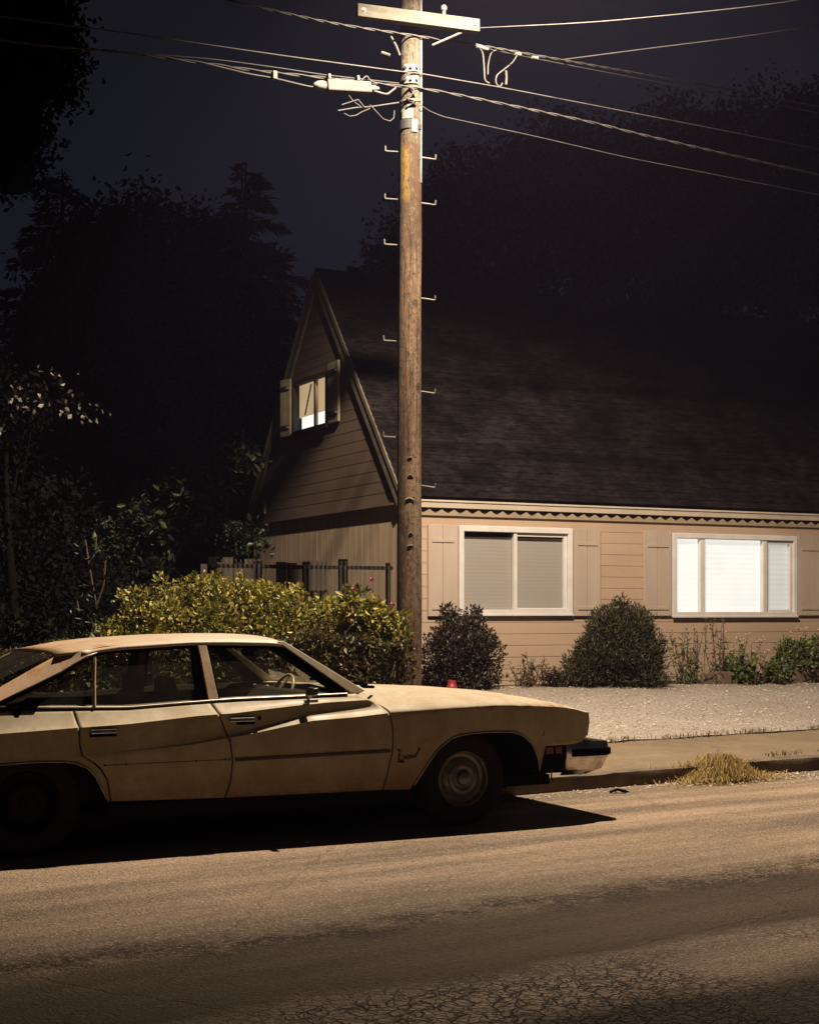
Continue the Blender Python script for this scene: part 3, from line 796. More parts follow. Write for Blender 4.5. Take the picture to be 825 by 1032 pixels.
# ------------------------------------------------------------------ cables: one thing each
D27 = Vector((math.cos(R(27)), math.sin(R(27)), 0))
def cable(name, pts, r, mat, label, cat='cable', group=None, n=6, twist=None):
    """pts are world points; drawn as a smooth curve through them, running on past the frame"""
    P = [Vector(p) for p in pts]
    Q = []
    for i in range(len(P)-1):
        p0 = P[max(i-1, 0)]; p1 = P[i]; p2 = P[i+1]; p3 = P[min(i+2, len(P)-1)]
        seg = (p2-p1).length
        if (p1-p0).length > 3*seg: p0 = p1 + (p0-p1).normalized()*seg
        if (p3-p2).length > 3*seg: p3 = p2 + (p3-p2).normalized()*seg
        if seg > 3*(p1-p0).length or seg > 3*(p3-p2).length: p0 = p1 - (p2-p1); p3 = p2 + (p2-p1)
        for k in range(10):
            s = k/10.
            Q.append(.5*((2*p1) + (p2-p0)*s + (2*p0-5*p1+4*p2-p3)*s*s + (3*p1-p0-3*p2+p3)*s**3))
    Q.append(P[-1])
    mb = MB()
    if twist:
        tot = 0
        for off in (0, PI):
            S = []
            L_ = 0
            dense = []
            for i in range(len(Q)-1):
                k = max(1, int((Q[i+1]-Q[i]).length/.03))
                dense += [Q[i].lerp(Q[i+1], j/k) for j in range(k)]
            for i, q in enumerate(dense):
                a = i*.03/twist*2*PI + off
                S.append(q + Vector((-D27.y, D27.x, 0))*r*1.0*math.cos(a) + Vector((0, 0, 1))*r*1.0*math.sin(a))
            mb.tube(S, r*.85, 5)
    else:
        mb.tube(Q, r, n)
    o = mb.build(name, mat, smooth=80, recalc=False)
    return tag(o, label, cat, group)
def ext(p, q, L, dz):   # continue the run p->q by L metres
    p, q = Vector(p), Vector(q); d = (q-p); d.z = 0; d.normalize(); return tuple(q + d*L + Vector((0, 0, dz)))
G = 'overhead cables on the pole'
W1 = [(-1.8,14.43,7.436),(-.82,14.93,7.413),(-.05,15.33,7.446),(.71,15.71,7.48),(1.65,16.19,7.5),(3.26,17.01,7.532),(4.91,17.85,7.556)]
cable('overhead_cable', [ext(W1[1], W1[0], 14, .35)] + W1 + [ext(W1[-2], W1[-1], 14, .3)], .0075, M_BARE, 'topmost twisted cable crossing the pole just below the crossarm', group=G, twist=.30)
W1b = [(.74,15.74,7.468),(1.65,16.22,7.470),(3.27,17.06,7.486),(4.93,17.92,7.505)]
cable('overhead_cable', W1b + [ext(W1b[-2], W1b[-1], 14, .25)], .0065, M_CABLE, 'thin cable running just under the topmost cable to the right', group=G)
W2 = [(-3.7,13.46,6.886),(-2.72,13.96,6.937),(-1.11,14.78,7.0),(-.13,15.29,7.053),(.13,15.42,7.07),(.92,15.82,7.079),(2.77,16.76,7.063),(4.91,17.85,7.044)]
cable('overhead_cable', [ext(W2[1], W2[0], 12, -.3)] + W2 + [ext(W2[-2], W2[-1], 14, -.1)], .0065, M_BARE, 'smooth pale cable passing the pole at the upper bolted bracket', group=G)
W3 = [(-3.46,13.58,6.681),(-2.64,14.01,6.758),(-1.89,14.38,6.784),(-1.48,14.59,6.80),(-.82,14.93,6.85),(-.13,15.29,6.901),(.13,15.42,6.916),(.6,15.66,6.916),(1.93,16.33,6.879),(2.77,16.76,6.83),(4.91,17.85,6.734)]
cable('overhead_cable', [ext(W3[1], W3[0], 12, -.5)] + W3 + [ext(W3[-2], W3[-1], 14, -.4)], .0085, M_CABLE, 'lowest lashed cable carrying the splice case beside the pole', group=G, twist=.42)
cable('overhead_cable', [(-2.5,14.08,6.78),(-1.89,14.38,6.835),(-1.3,14.69,6.867),(-.82,14.93,6.880),(-.11,15.3,6.93)], .006, M_BLACK, 'thin dark wire just above the splice case', group=G)
cable('overhead_cable', [(-1.95,14.35,6.781),(-1.6,14.53,6.755),(-1.33,14.67,6.755),(-.98,14.85,6.735),(-.86,14.91,6.765)], .009, M_CABLE, 'short sagging cable feeding the left end of the splice case', group=G)
cable('overhead_cable', [(-.40,15.15,6.81),(-.30,15.18,6.79),(-.22,15.24,6.80),(-.14,15.29,6.88)], .012, M_BARE, 'short cable from the right end of the splice case to the pole', group=G)
W4 = [(.70,15.56,7.60),(1.51,15.31,7.541),(2.28,15.03,7.49),(3.66,14.52,7.446)]
cable('service_drop', W4 + [ext(W4[-2], W4[-1], 16, .5)], .0055, M_BARE, 'service drop leaving the right end of the crossarm', 'cable', group=G)
W5 = [(1.62,16.20,7.5),(2.41,15.91,7.500),(3.4,15.55,7.497),(4.2,15.26,7.513)]
cable('service_drop', W5 + [ext(W5[-2], W5[-1], 16, .5)], .0065, M_BARE, 'service drop branching off the topmost cable right of the pole', 'cable', group=G)
W7 = [(-.72,14.98,6.54),(-.55,15.07,6.60),(-.38,15.16,6.643),(-.11,15.3,6.731)]
cable('service_drop', W7, .008, M_CABLE, 'frayed stub of cable hanging left of the pole below the splice case', 'cable', group=G)
W8 = [(.11,15.38,6.735),(.20,15.45,6.70),(.37,15.54,6.662),(1.25,15.99,6.626),(2.52,16.64,6.556)]
cable('service_drop', W8 + [ext(W8[-2], W8[-1], 14, -.3)], .0045, M_CABLE, 'hair-thin wire leaving the pole to the right under the lowest cable', 'cable', group=G)
# extra lashings, pigtails
t_ = empty('drop_wire_loops', (.9, 15.8, 7.2)); tag(t_, 'tangle of pale drop wires looping down from the topmost cable', 'wire')
def rel_tube(name, pts, r, mat, par, off):
    m = MB(); P = [Vector(p)-Vector(off) for p in pts]; Q = []
    for i in range(len(P)-1):
        p0 = P[max(i-1, 0)]; p1 = P[i]; p2 = P[i+1]; p3 = P[min(i+2, len(P)-1)]
        for k in range(6):
            s = k/6.; Q.append(.5*((2*p1) + (p2-p0)*s + (2*p0-5*p1+4*p2-p3)*s*s + (3*p1-p0-3*p2+p3)*s**3))
    Q.append(P[-1]); m.tube(Q, r, 6); return m.build(name, mat, par, smooth=80)
of = (.9, 15.8, 7.2)
rel_tube('wire', [(.74,15.72,7.45),(.775,15.745,7.40),(.79,15.75,7.25),(.80,15.76,7.13),(.845,15.78,7.10)], .009, M_BARE, t_, of)
rel_tube('wire', [(.92,15.80,7.46),(.865,15.79,7.42),(.835,15.78,7.30),(.83,15.77,7.19)], .007, M_BARE, t_, of)
rel_tube('wire', [(1.15,15.93,7.45),(1.10,15.91,7.37),(1.03,15.88,7.30),(1.00,15.86,7.27),(.93,15.83,7.20),(.92,15.82,7.12),(.96,15.84,7.085),(.99,15.86,7.13)], .008, M_BARE, t_, of)
rel_tube('wire', [(1.03,15.88,7.27),(1.035,15.885,7.20),(1.03,15.88,7.12)], .013, M_BARE, t_, of)
for p in ((.74,15.72,7.465),(.80,15.755,7.46),(1.16,15.94,7.47),(1.35,16.03,7.465)):
    m = MB(); q = Vector(p)-Vector(of); m.tube([q - D27*.035, q + D27*.035], [.018, .022], 8); m.build('clamp', M_PLATE, t_, smooth=50)
t_ = empty('splice_case', (-.62, 15.03, 6.80), R(27)); tag(t_, 'grey box-shaped splice case slung under the lowest cable', 'splice case')
tilt = Matrix.Rotation(R(-6), 4, 'Y')
mb = MB(); mb.box(-.245, .245, -.055, .055, -.06, .052, tilt); mb.build('case', simple('aged_grey_case', (.065, .056, .05), (.045, .038, .034), 6, .8), t_, bevel=.012)
mb = MB(); mb.lathe([(.0, -.10), (.02, -.095), (.045, -.05), (.05, 0), (.045, .03), (.0, .035)], tilt @ Matrix.Translation((-.285, 0, -.005)) @ Matrix.Rotation(R(-90), 4, 'Y') @ Matrix.Rotation(PI, 4, 'X'), 14); mb.build('end_cap', M_PLATE, t_, smooth=50)
mb = MB(); mb.lathe([(.03, 0), (.03, .06), (.018, .075), (.018, .10), (0, .10)], tilt @ Matrix.Translation((.245, 0, .0)) @ Matrix.Rotation(R(90), 4, 'Y'), 14); mb.build('end_cap', M_PLATE, t_, smooth=50)
for xx in (-.22, .10): 
    mb = MB(); mb.box(xx-.012, xx+.012, -.058, .058, .053, .10, tilt); mb.build('hanger', M_PLATE, t_)
m = MB(); m.box(-.022, .022, -.03, .03, -.05, .03, Matrix.Translation((-1.33,14.66,6.79)) @ Matrix.Rotation(R(27), 4, 'Z')); tag(m.build('cable_clamp', M_PLATE, bevel=.004), 'small white clamp on the lowest cable left of the splice case', 'clamp')
# frayed tails
rel_tube('lashing_tail', [(-.50,15.08,6.86),(-.44,15.1,6.93),(-.40,15.12,6.90),(-.33,15.16,6.87)], .008, M_CABLE, t_, (0, 0, 0)).matrix_parent_inverse = t_.matrix_world.inverted() if False else Matrix.LocRotScale(Vector((-.62, 15.03, 6.80)), Matrix.Rotation(R(27), 3, 'Z').to_quaternion(), None).inverted()
m = MB()
for pts in ([(-.40,15.1,6.64),(-.33,15.15,6.58),(-.27,15.2,6.53),(-.20,15.24,6.52),(-.16,15.26,6.56),(-.155,15.27,6.64)], [(-.68,14.98,6.60),(-.60,15.02,6.64),(-.52,15.06,6.68),(-.46,15.1,6.62)], [(-.66,15.0,6.52),(-.60,15.03,6.50),(-.54,15.06,6.52),(-.48,15.1,6.57),(-.40,15.12,6.61)], [(-.62,15.02,6.72),(-.57,15.05,6.66),(-.50,15.08,6.62)]):
    m.tube(pts, .006, 5)
tag(m.build('loose_wire_tails', M_CABLE, smooth=80, recalc=False), 'loose ends of old wire curling out left of the pole', 'wire')
# ------------------------------------------------------------------ plants
L_HEDGE = leaf_mat('hedge_leaf', [(0, (.045, .055, .018)), (.35, (.085, .085, .028)), (.7, (.13, .09, .035)), (1, (.17, .12, .05))], .45, .2)
L_GOLD = leaf_mat('golden_leaf', [(0, (.05, .065, .016)), (.3, (.20, .20, .035)), (.65, (.42, .345, .06)), (1, (.66, .54, .17))], .45, .25)
L_ROSE = leaf_mat('rose_leaf', [(0, (.05, .065, .016)), (.4, (.24, .22, .035)), (1, (.50, .41, .09))], .4, .25)
L_DARKSH = leaf_mat('dark_shrub_leaf', [(0, (.022, .018, .014)), (.5, (.048, .034, .025)), (1, (.085, .058, .04))], .45, .15)
L_FINE = leaf_mat('fine_shrub_leaf', [(0, (.024, .026, .011)), (.5, (.055, .05, .022)), (1, (.105, .088, .042))], .5, .2)
L_WEED = leaf_mat('weed_leaf', [(0, (.045, .075, .020)), (.5, (.10, .135, .035)), (1, (.22, .22, .075))], .5, .25)
L_DRYW = leaf_mat('dry_weed', [(0, (.16, .11, .05)), (.5, (.24, .175, .085)), (1, (.36, .27, .13))], .7, .2)
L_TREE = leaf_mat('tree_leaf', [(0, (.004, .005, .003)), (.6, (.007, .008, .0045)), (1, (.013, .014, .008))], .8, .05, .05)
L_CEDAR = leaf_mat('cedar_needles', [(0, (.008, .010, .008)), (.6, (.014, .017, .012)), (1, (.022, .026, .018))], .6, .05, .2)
L_LAUREL = leaf_mat('laurel_leaf', [(0, (.003, .005, .002)), (.62, (.009, .014, .006)), (.74, (.04, .065, .022)), (1, (.12, .16, .06))], .4, .15, .3)
L_PALE = leaf_mat('pale_leaf', [(0, (.003, .003, .003)), (1, (.006, .0055, .005))], .8, .1, .05)
M_BARK = simple('bark', (.006, .005, .004), (.004, .003, .0025), 6, .95, spec=.03, bump=.6, bscale=12, stretch=(3, 3, .5))
M_TWIG = simple('twig', (.10, .07, .045), (.06, .042, .028), 9, .9)
M_PINK = simple('pink_petal', (.52, .15, .28), (.40, .09, .19), 8, .6)

def hp(a, d, z=0.0):
    return np.array([.05 + .891*a - .454*d, 14.72 + .454*a + .891*d, z])
def stems(mb, base, tips, r=.012, n=5):
    for tp in tips:
        b = Vector(base); e = Vector(tp); m1 = b.lerp(e, .5) + Vector((random.uniform(-.05, .05), random.uniform(-.05, .05), .06))
        mb.tube([b, m1, e], [r, r*.7, r*.35], n)

# clipped hedge in front of the pole
hedge = empty('hedge', (.0, 0, 0)); tag(hedge, 'clipped dark green and russet hedge behind the car, left of the pole', 'hedge')
n = 15500
a = rng.uniform(-4.6, .0, n); d = rng.uniform(0, .62, n); z = rng.uniform(.15, 1.28, n)
face = rng.integers(0, 100, n)
d = np.where(face < 60, np.abs(rng.normal(0, .055, n)), d); top = face >= 62
zt = 1.235 + .035*np.sin(a*5.1) + .03*np.sin(a*11+1) - .10*np.clip(-a-2.2, 0, 3)*.6
z = np.where(top, zt - np.abs(rng.normal(0, .05, n)), .15 + (z-.15)*(zt-.15)/1.13)
d += .035*np.sin(a*7+z*4) + .03*np.sin(a*13-z*9); 
keep = rng.uniform(0, 1, n) < .97
P = np.stack([.05 + .891*a - .454*d, 14.72 + .454*a + .891*d, z], 1)
leaf_obj('foliage', P, .062, L_HEDGE, hedge, .58, (-.1, -.5, .45), 1.0)
mb = MB()
for k in range(26):
    aa = -.1-4.4*k/25.; q = hp(aa, .3, .15)
    stems(mb, q, [hp(aa+random.uniform(-.25, .25), random.uniform(.1, .5), random.uniform(.6, 1.05)) for _ in range(5)], .016)
mb.build('stem', M_TWIG, hedge, recalc=False)
# golden shrubs behind it
def shrub(name, label, cat, blobs, leaf, n_each, size, aspect=.5, bias=(0, -.2, .5), stem_base=None, group=None, inner=.55, mat_stem=None, out_k=.8, stem_n=7, clump=None):
    o = empty(name, tuple(stem_base)); tag(o, label, cat, group)
    Ps, Os = [], []
    for (c, r, k) in blobs:
        p, dd = shell_pts(np.array(c)-np.array(stem_base), r, int(n_each*k), inner)
        Ps.append(p); Os.append(dd*out_k)
    P = np.concatenate(Ps); O = np.concatenate(Os)
    ok = P[:, 2] > .01
    leaf_obj('foliage', P[ok], size, leaf, o, aspect, bias, .8, O[ok])
    mb = MB()
    for (c, r, k) in blobs:
        q = Vector(c)-Vector(stem_base)
        for _ in range(stem_n):
            e = q + Vector((random.uniform(-.8, .8)*r[0], random.uniform(-.8, .8)*r[1], random.uniform(-.2, .85)*r[2]))
            b = Vector((q.x*.6 + random.uniform(-.1, .1), q.y*.6 + random.uniform(-.1, .1), 0))
            mb.tube([b, b.lerp(e, .5) + Vector((random.uniform(-.06, .06), random.uniform(-.06, .06), .05)), e], [.014, .009, .004], 5)
    mb.build('stem', mat_stem or M_TWIG, o, recalc=False)
    return o
def hb(a, d, z, rx, ry, rz, k=1.0): return (tuple(hp(a, d, z)), (rx, ry, rz), k)
shrub('golden_shrub', 'bright yellow-green leafy shrub spilling over the hedge', 'shrub',
      [hb(-2.86, .72, .98, .26, .36, .36, .45), hb(-2.55, .75, 1.08, .42, .45, .46, 1.0), hb(-2.15, .85, 1.24, .52, .5, .50, 1.3), hb(-1.65, .9, 1.26, .55, .5, .52, 1.4), hb(-1.15, .85, 1.24, .52, .48, .46, 1.3), hb(-.70, .75, 1.18, .45, .4, .44, 1.1), hb(-.30, .62, 1.14, .34, .3, .40, .8),
       hb(-2.05, .75, 1.72, .14, .14, .14, .05), hb(-2.55, .8, 1.62, .22, .2, .10, .06), hb(-1.75, .8, 1.72, .10, .1, .16, .04), hb(-1.35, .8, 1.68, .3, .2, .1, .08), hb(-2.35, .75, 1.72, .07, .1, .14, .03), hb(-1.55, .7, 1.76, .06, .1, .12, .025), hb(-.95, .7, 1.62, .08, .1, .14, .03), hb(-2.62, .7, 1.48, .14, .12, .08, .03), hb(-.70, .6, 1.56, .12, .1, .1, .03)], L_GOLD, 3500, .052, .56, (-.1, -.45, .5), hp(-1.9, .9, .2))
rose = shrub('rose_bush', 'loose rose bush with a few pink flowers against the pole', 'rose bush',
      [hb(-.22, .45, 1.38, .20, .2, .24, .6), hb(-.42, .5, 1.55, .15, .2, .20, .4), hb(-.02, .40, 1.28, .14, .2, .2, .45)], L_ROSE, 620, .082, .55, (-.1, -.4, .3), hp(-.3, .5, .2))
for (aa, dd, zz) in ((-.30, .34, 1.80), (-.50, .34, 1.70), (-.10, .28, 1.55)):
    m = MB(); c = Vector(hp(aa, dd, zz)) - Vector(hp(-.3, .5, .2))
    for k in range(9):
        an = k*2.4; tl = R(25+5*k)
        dv = Vector((math.cos(an)*math.sin(tl), math.sin(an)*math.sin(tl), math.cos(tl))); sv = dv.cross(Vector((0, 0, 1))).normalized()
        m.add([c, c+dv*.03+sv*.02, c+dv*.045, c+dv*.03-sv*.02], [(0, 1, 2, 3)])
    m.build('flower', M_PINK, rose, recalc=False)
# fern-like plant and dark weeds at the left end of the hedge
shrub('low_fern', 'small green ferny plant at the left end of the hedge above the car roof', 'fern', [((-3.10, 14.0, 1.10), (.22, .2, .22), 1), ((-2.95, 14.0, 1.3), (.12, .12, .16), .3)], L_LAUREL, 500, .10, .22, (0, -.2, .6), (-3.10, 14.0, .2), out_k=1.2)
tw = empty('bare_stalk', (-3.12, 14.6, .2)); tag(tw, 'thin branching stalk standing in the dark left of the golden shrub', 'plant')
m = MB()
for pts in ([(0, 0, 0), (.02, 0, .9), (.05, .0, 1.35), (-.02, 0, 1.75), (-.06, 0, 2.0)], [(.05, 0, 1.35), (.12, 0, 1.55), (.14, 0, 1.8)], [(-.02, 0, 1.75), (.04, 0, 1.9), (.05, 0, 2.05)], [(.03, 0, 1.0), (-.10, 0, 1.2), (-.14, 0, 1.4)]): m.tube(pts, .008, 5)
m.build('stem', M_TWIG, tw, recalc=False)
P = np.array([[.05, 0, 1.95], [-.06, 0, 1.9], [.12, 0, 1.7], [-.1, 0, 1.3], [0, 0, 1.5], [.03, 0, 1.2]]); P = np.repeat(P, 9, axis=0) + rng.normal(size=(54, 3))*.06
leaf_obj('foliage', P, .08, L_LAUREL, tw, .4)

# shrubs and weeds along the front of the house
def hv(u, v, z): return tuple(hs(u, v, z))
shrub('round_shrub', 'rounded dark brown-green shrub under the left shutter beside the pole', 'shrub', [(hv(.55, -.62, 1.02), (.42, .40, .46), 1), (hv(.74, -.60, .88), (.34, .34, .40), .6), (hv(.3, -.6, .9), (.32, .32, .42), .6), (hv(.58, -.6, .62), (.50, .38, .25), .5), (hv(.35, -.6, 1.46), (.10, .1, .14), .05), (hv(.72, -.6, 1.44), (.12, .1, .12), .05), (hv(.98, -.6, 1.10), (.10, .1, .14), .05)], L_DARKSH, 3800, .048, .55, (0, 0, .6), hv(.65, -.6, .44), out_k=.8, inner=.5)
shrub('spreading_shrub', 'large fine-leaved dark shrub between the two front windows', 'shrub', [(hv(2.95, -.62, 1.00), (.55, .42, .48), 1.4), (hv(3.10, -.6, 1.20), (.36, .36, .36), .7), (hv(2.58, -.62, .86), (.28, .32, .36), .5), (hv(2.34, -.65, .70), (.22, .28, .24), .3), (hv(3.42, -.6, .85), (.22, .28, .34), .5), (hv(2.95, -.62, .62), (.70, .38, .20), .6), (hv(2.72, -.6, 1.34), (.10, .12, .20), .05), (hv(3.02, -.6, 1.52), (.14, .12, .16), .06), (hv(3.34, -.6, 1.36), (.13, .12, .16), .06), (hv(2.40, -.64, 1.0), (.10, .12, .16), .05), (hv(3.62, -.6, 1.02), (.12, .12, .16), .05)], L_FINE, 4200, .066, .26, (0, 0, .9), hv(3.1, -.6, .44), out_k=.9, inner=.5)
def weed(name, label, cat, c, n, h, spread, leaf, leafsize, aspect, heads=None, group=None, lean=.12, nl=10):
    base = Vector(c); o = empty(name, c); tag(o, label, cat, group)
    m = MB(); P = []; H = []
    for _ in range(n):
        b = Vector((random.gauss(0, spread*.5), random.gauss(0, spread*.32), 0)); hh = h*random.uniform(.55, 1.0)
        e = b + Vector((random.gauss(0, lean), random.gauss(0, lean)*.6 - .03, hh)); mid_ = b.lerp(e, .5) + Vector((random.gauss(0, .02), 0, 0))
        m.tube([b, mid_, e], [.006, .005, .003], 4, cap=False)
        for k in range(nl):
            f = random.uniform(.05, .9); q = b.lerp(mid_, f*2) if f < .5 else mid_.lerp(e, f*2-1); P.append(q)
        H.append(e)
    m.build('stem', M_TWIG, o, recalc=False)
    leaf_obj('foliage', np.array([tuple(p) for p in P]), leafsize, leaf, o, aspect, (0, -.2, .35), 1.0)
    if heads:
        mat, r = heads; m = MB()
        for e in H:
            for _ in range(3):
                q = e + Vector((random.gauss(0, r*.8), random.gauss(0, r*.8), random.gauss(0, r)))
                m.lathe([(0, -r*.5), (r*.5, -r*.1), (r*.45, r*.3), (0, r*.5)], Matrix.Translation(q), 5)
        tag(m.build('seed_head', mat, o, recalc=False), kind='stuff')
    return o
M_HEAD = simple('brown_seed_head', (.13, .08, .045), (.09, .055, .03), 9, .9)
M_PHEAD = simple('pale_seed_head', (.50, .38, .20), (.36, .27, .14), 9, .9)
weed('low_weed', 'low brown weeds at the wall foot right of the round shrub', 'weed', hv(1.52, -.62, .47), 26, .34, .20, L_DRYW, .05, .3, (M_HEAD, .02), nl=8)
weed('leafy_weed', 'dark leafy weed sticking up below the left window', 'weed', hv(1.62, -.5, .47), 12, .52, .16, L_FINE, .07, .35)
weed('low_weed', 'low dark clump below the middle of the left window', 'weed', hv(1.95, -.62, .47), 24, .30, .16, L_DARKSH, .06, .5)
weed('low_weed', 'small clump just left of the large front shrub', 'weed', hv(2.2, -.6, .47), 22, .33, .14, L_FINE, .06, .4)
weed('tall_weed', 'tall brown seeding weed right of the large front shrub', 'weed', hv(4.22, -.55, .47), 26, .80, .18, L_WEED, .075, .3, (M_HEAD, .022), nl=12)
weed('tall_weed', 'tallest brown weed stalk under the lit window', 'weed', hv(4.72, -.52, .47), 10, .92, .12, L_FINE, .07, .3, (M_HEAD, .022), lean=.06)
weed('green_weed', 'bright green leafy weed under the left part of the lit window', 'weed', hv(5.02, -.62, .47), 40, .42, .26, L_WEED, .09, .45, nl=14)
weed('tall_weed', 'pale seeding grass stalks under the middle of the lit window', 'weed', hv(5.25, -.5, .47), 16, .72, .26, L_WEED, .08, .3, (M_PHEAD, .028))
weed('green_weed', 'green weed spilling onto the drive below the lit window', 'weed', hv(5.62, -.68, .47), 34, .34, .22, L_WEED, .085, .4, nl=13)
shrub('low_shrub', 'low dark bushy shrub at the right end of the lit window', 'shrub', [(hv(6.15, -.5, .80), (.34, .28, .26), .8), (hv(6.65, -.5, .82), (.40, .3, .28), 1.0), (hv(7.1, -.5, .72), (.35, .3, .22), .7)], L_WEED, 900, .075, .5, (0, -.1, .5), hv(6.5, -.5, .47), inner=.4)
weed('tall_weed', 'yellowing flower stalks rising from the low shrub at the right', 'weed', hv(6.42, -.52, .55), 18, .72, .25, L_WEED, .08, .35, (M_PHEAD, .026))
# edging blocks of the planting bed
M_EDGE = simple('edging_block', (.17, .115, .075), (.09, .062, .042), 6, .9, bump=.5, bscale=30)
k = 0
for (u0, u1) in ((4.4, 4.62), (4.65, 4.88), (6.0, 6.36), (6.39, 6.76), (6.79, 7.16), (7.19, 7.55)):
    m = MB(); h = random.uniform(.15, .19); m.box(0, u1-u0, -.05, .05, -.06, h)
    o = m.build('edging_block', M_EDGE, bevel=.015); o.location = hs(u0, -.60, .48 - .02*(u0 < 5)); o.rotation_euler = (random.uniform(-.04, .04), random.uniform(-.03, .03), HA + random.uniform(-.05, .05))
    lab = ['short dark edging block left of the green weeds', 'second short edging block left of the green weeds', 'dark edging block below the right end of the lit window', 'edging block under the low shrub, second from the lit window', 'edging block under the right part of the low shrub', 'rightmost dark edging block at the picture edge'][k]
    tag(o, lab, 'edging block', 'edging blocks along the planting bed'); k += 1
# blades: grass tufts along the drive edge, clump of dry grass on the kerb
def blades(pts, hgt, wid, lean=.5):
    mb = MB()
    for p in pts:
        p = Vector(p); an = random.uniform(0, 2*PI); h = hgt*random.uniform(.4, 1.2); l = lean*h*random.uniform(.2, 1.4)
        dv = Vector((math.cos(an), math.sin(an), 0)); sv = Vector((-dv.y, dv.x, 0))*wid*.5
        p1 = p + dv*l*.35 + Vector((0, 0, h*.6)); p2 = p + dv*l + Vector((0, 0, h*random.uniform(.75, 1.0)))
        mb.add([p-sv, p+sv, p1+sv*.8, p1-sv*.8, p2], [(0, 1, 2, 3), (3, 2, 4)])
    return mb
pts = []
for _ in range(2600):
    a = random.uniform(.6, 8.6); dens = .5 + .5*n2(a, 3.3, 1.5)
    if random.random() > max(.03, (dens-.35)*2.2): continue
    b = 2.02 + random.gauss(0, .05) + .05*n2(a, 9, 2.1); q = st(a, b); q.z = .15; pts.append(q)
t = NT('tuft_grass'); t.set(t.ramp(t.island(), [(0, (.07, .075, .025)), (.5, (.13, .11, .04)), (1, (.22, .16, .07))]), .8); M_TUFT = t.m
tag(blades(pts, .075, .011).build('grass_fringe', M_TUFT, recalc=False), 'sparse weedy grass growing along the edge of the gravel drive', 'grass', kind='stuff')
pts = []
for _ in range(500):
    a = random.uniform(3.4, 8.5); q = st(a, .22 + abs(random.gauss(0, .06))); q.z = .13
    if n2(a, 1.2, 2.2) > .05: pts.append(q)
tag(blades(pts, .05, .01).build('kerb_grass', M_TUFT, recalc=False), 'sparse dry grass sprouting behind the kerb at the right', 'grass', kind='stuff')
t = NT('dry_straw'); t.set(t.ramp(t.island(), [(0, (.14, .085, .024)), (.5, (.27, .175, .045)), (1, (.40, .28, .09))]), .8); M_STRAW = t.m
mb = MB()
for _ in range(4800):
    r = abs(random.gauss(0, .40)); an = random.uniform(0, 2*PI)
    ca_, cb_ = r*math.cos(an)*.80, r*math.sin(an)*.36
    hh = .20*math.exp(-(ca_/.28)**2-(cb_/.22)**2)
    q = st(3.22+ca_, -.14+cb_, 0); q.z = .004 + (.12 if to_street(q.x, q.y)[1] > .02 else 0)*.9
    top = hh*random.uniform(.35, 1.0)
    d2 = Vector((random.gauss(0, 1), random.gauss(0, 1), 0)).normalized()*random.uniform(.05, .16); 
    p0 = q + Vector((0, 0, top*.6)); p1 = q + d2*.5 + Vector((0, 0, top + random.uniform(.0, .05))); p2 = q + d2 + Vector((0, 0, max(.004, top*.55 + random.uniform(-.06, .03))))
    sv = Vector((-d2.y, d2.x, 0)).normalized()*.0021
    mb.add([p0-sv, p0+sv, p1+sv, p1-sv, p2], [(0, 1, 2, 3), (3, 2, 4)])
tag(mb.build('dry_grass_clump', M_STRAW, recalc=False), 'heap of dry yellow grass lying over the kerb at the right', 'grass clump')
mb = MB()
for pts in ([(0, 0, .012), (.07, .02, .03), (.15, .01, .012)], [(.05, .01, .02), (.09, .07, .015)], [(.1, 0, .02), (.14, -.05, .012)]): mb.tube(pts, .012, 5)
o = mb.build('broken_twig', M_BARK, recalc=False); o.location = st(1.75, -.32, .002); o.rotation_euler = (0, 0, R(20)); tag(o, 'small dark broken twig lying in the road by the kerb', 'twig')
# red plastic pot
m = MB(); m.lathe([(0, 0), (.068, 0), (.078, .015), (.070, .085), (.058, .105), (.055, .11), (.055, .15), (.047, .155), (0, .155)], Matrix.Identity(4), 22)
o = m.build('red_pot', simple('red_plastic', (.26, .022, .02), (.20, .015, .015), 6, .5), smooth=40); o.location = hs(.20, -.98, .47); tag(o, 'small red plastic pot on the gravel behind the car bonnet', 'pot')

# ------------------------------------------------------------------ trees (dark against the night sky)
def tree(name, label, base, trunk_h, trunk_r, crowns, leaf, per, size, cat='tree', group=None, aspect=.55, clump_r=.32, inner=.55):
    o = empty(name, base); tag(o, label, cat, group); B = Vector(base)
    m = MB(); top = Vector((random.uniform(-.2, .2), random.uniform(-.2, .2), trunk_h))
    m.tube([(0, 0, -.3), top*.35 + Vector((.06, 0, 0)), top*.7, top], [trunk_r, trunk_r*.8, trunk_r*.6, trunk_r*.35], 9)
    for (c, r, k) in crowns:
        q = Vector(c)-B; f = random.uniform(.45, .9); s0 = top*f
        m.tube([s0, s0.lerp(q, .5) + Vector((0, 0, -.2)), q], [trunk_r*.4, trunk_r*.25, trunk_r*.1], 6)
        for _ in range(5):
            e = q + Vector((random.uniform(-.8, .8)*r[0], random.uniform(-.8, .8)*r[1], random.uniform(-.5, .8)*r[2]))
            m.tube([s0.lerp(q, .6), s0.lerp(q, .6).lerp(e, .5) + Vector((0, 0, .1)), e], [trunk_r*.16, trunk_r*.1, trunk_r*.04], 5)
    m.build('trunk', M_BARK, o, recalc=False)
    Ps = []
    for (c, r, k) in crowns:
        Ps.append(clump_pts(np.array(c)-np.array(base), np.array(r)*.93, int(per*k), 26, (clump_r, clump_r, clump_r*.75), inner))
    leaf_obj('crown', np.concatenate(Ps), size, leaf, o, aspect, (0, 0, -.1))
    return o

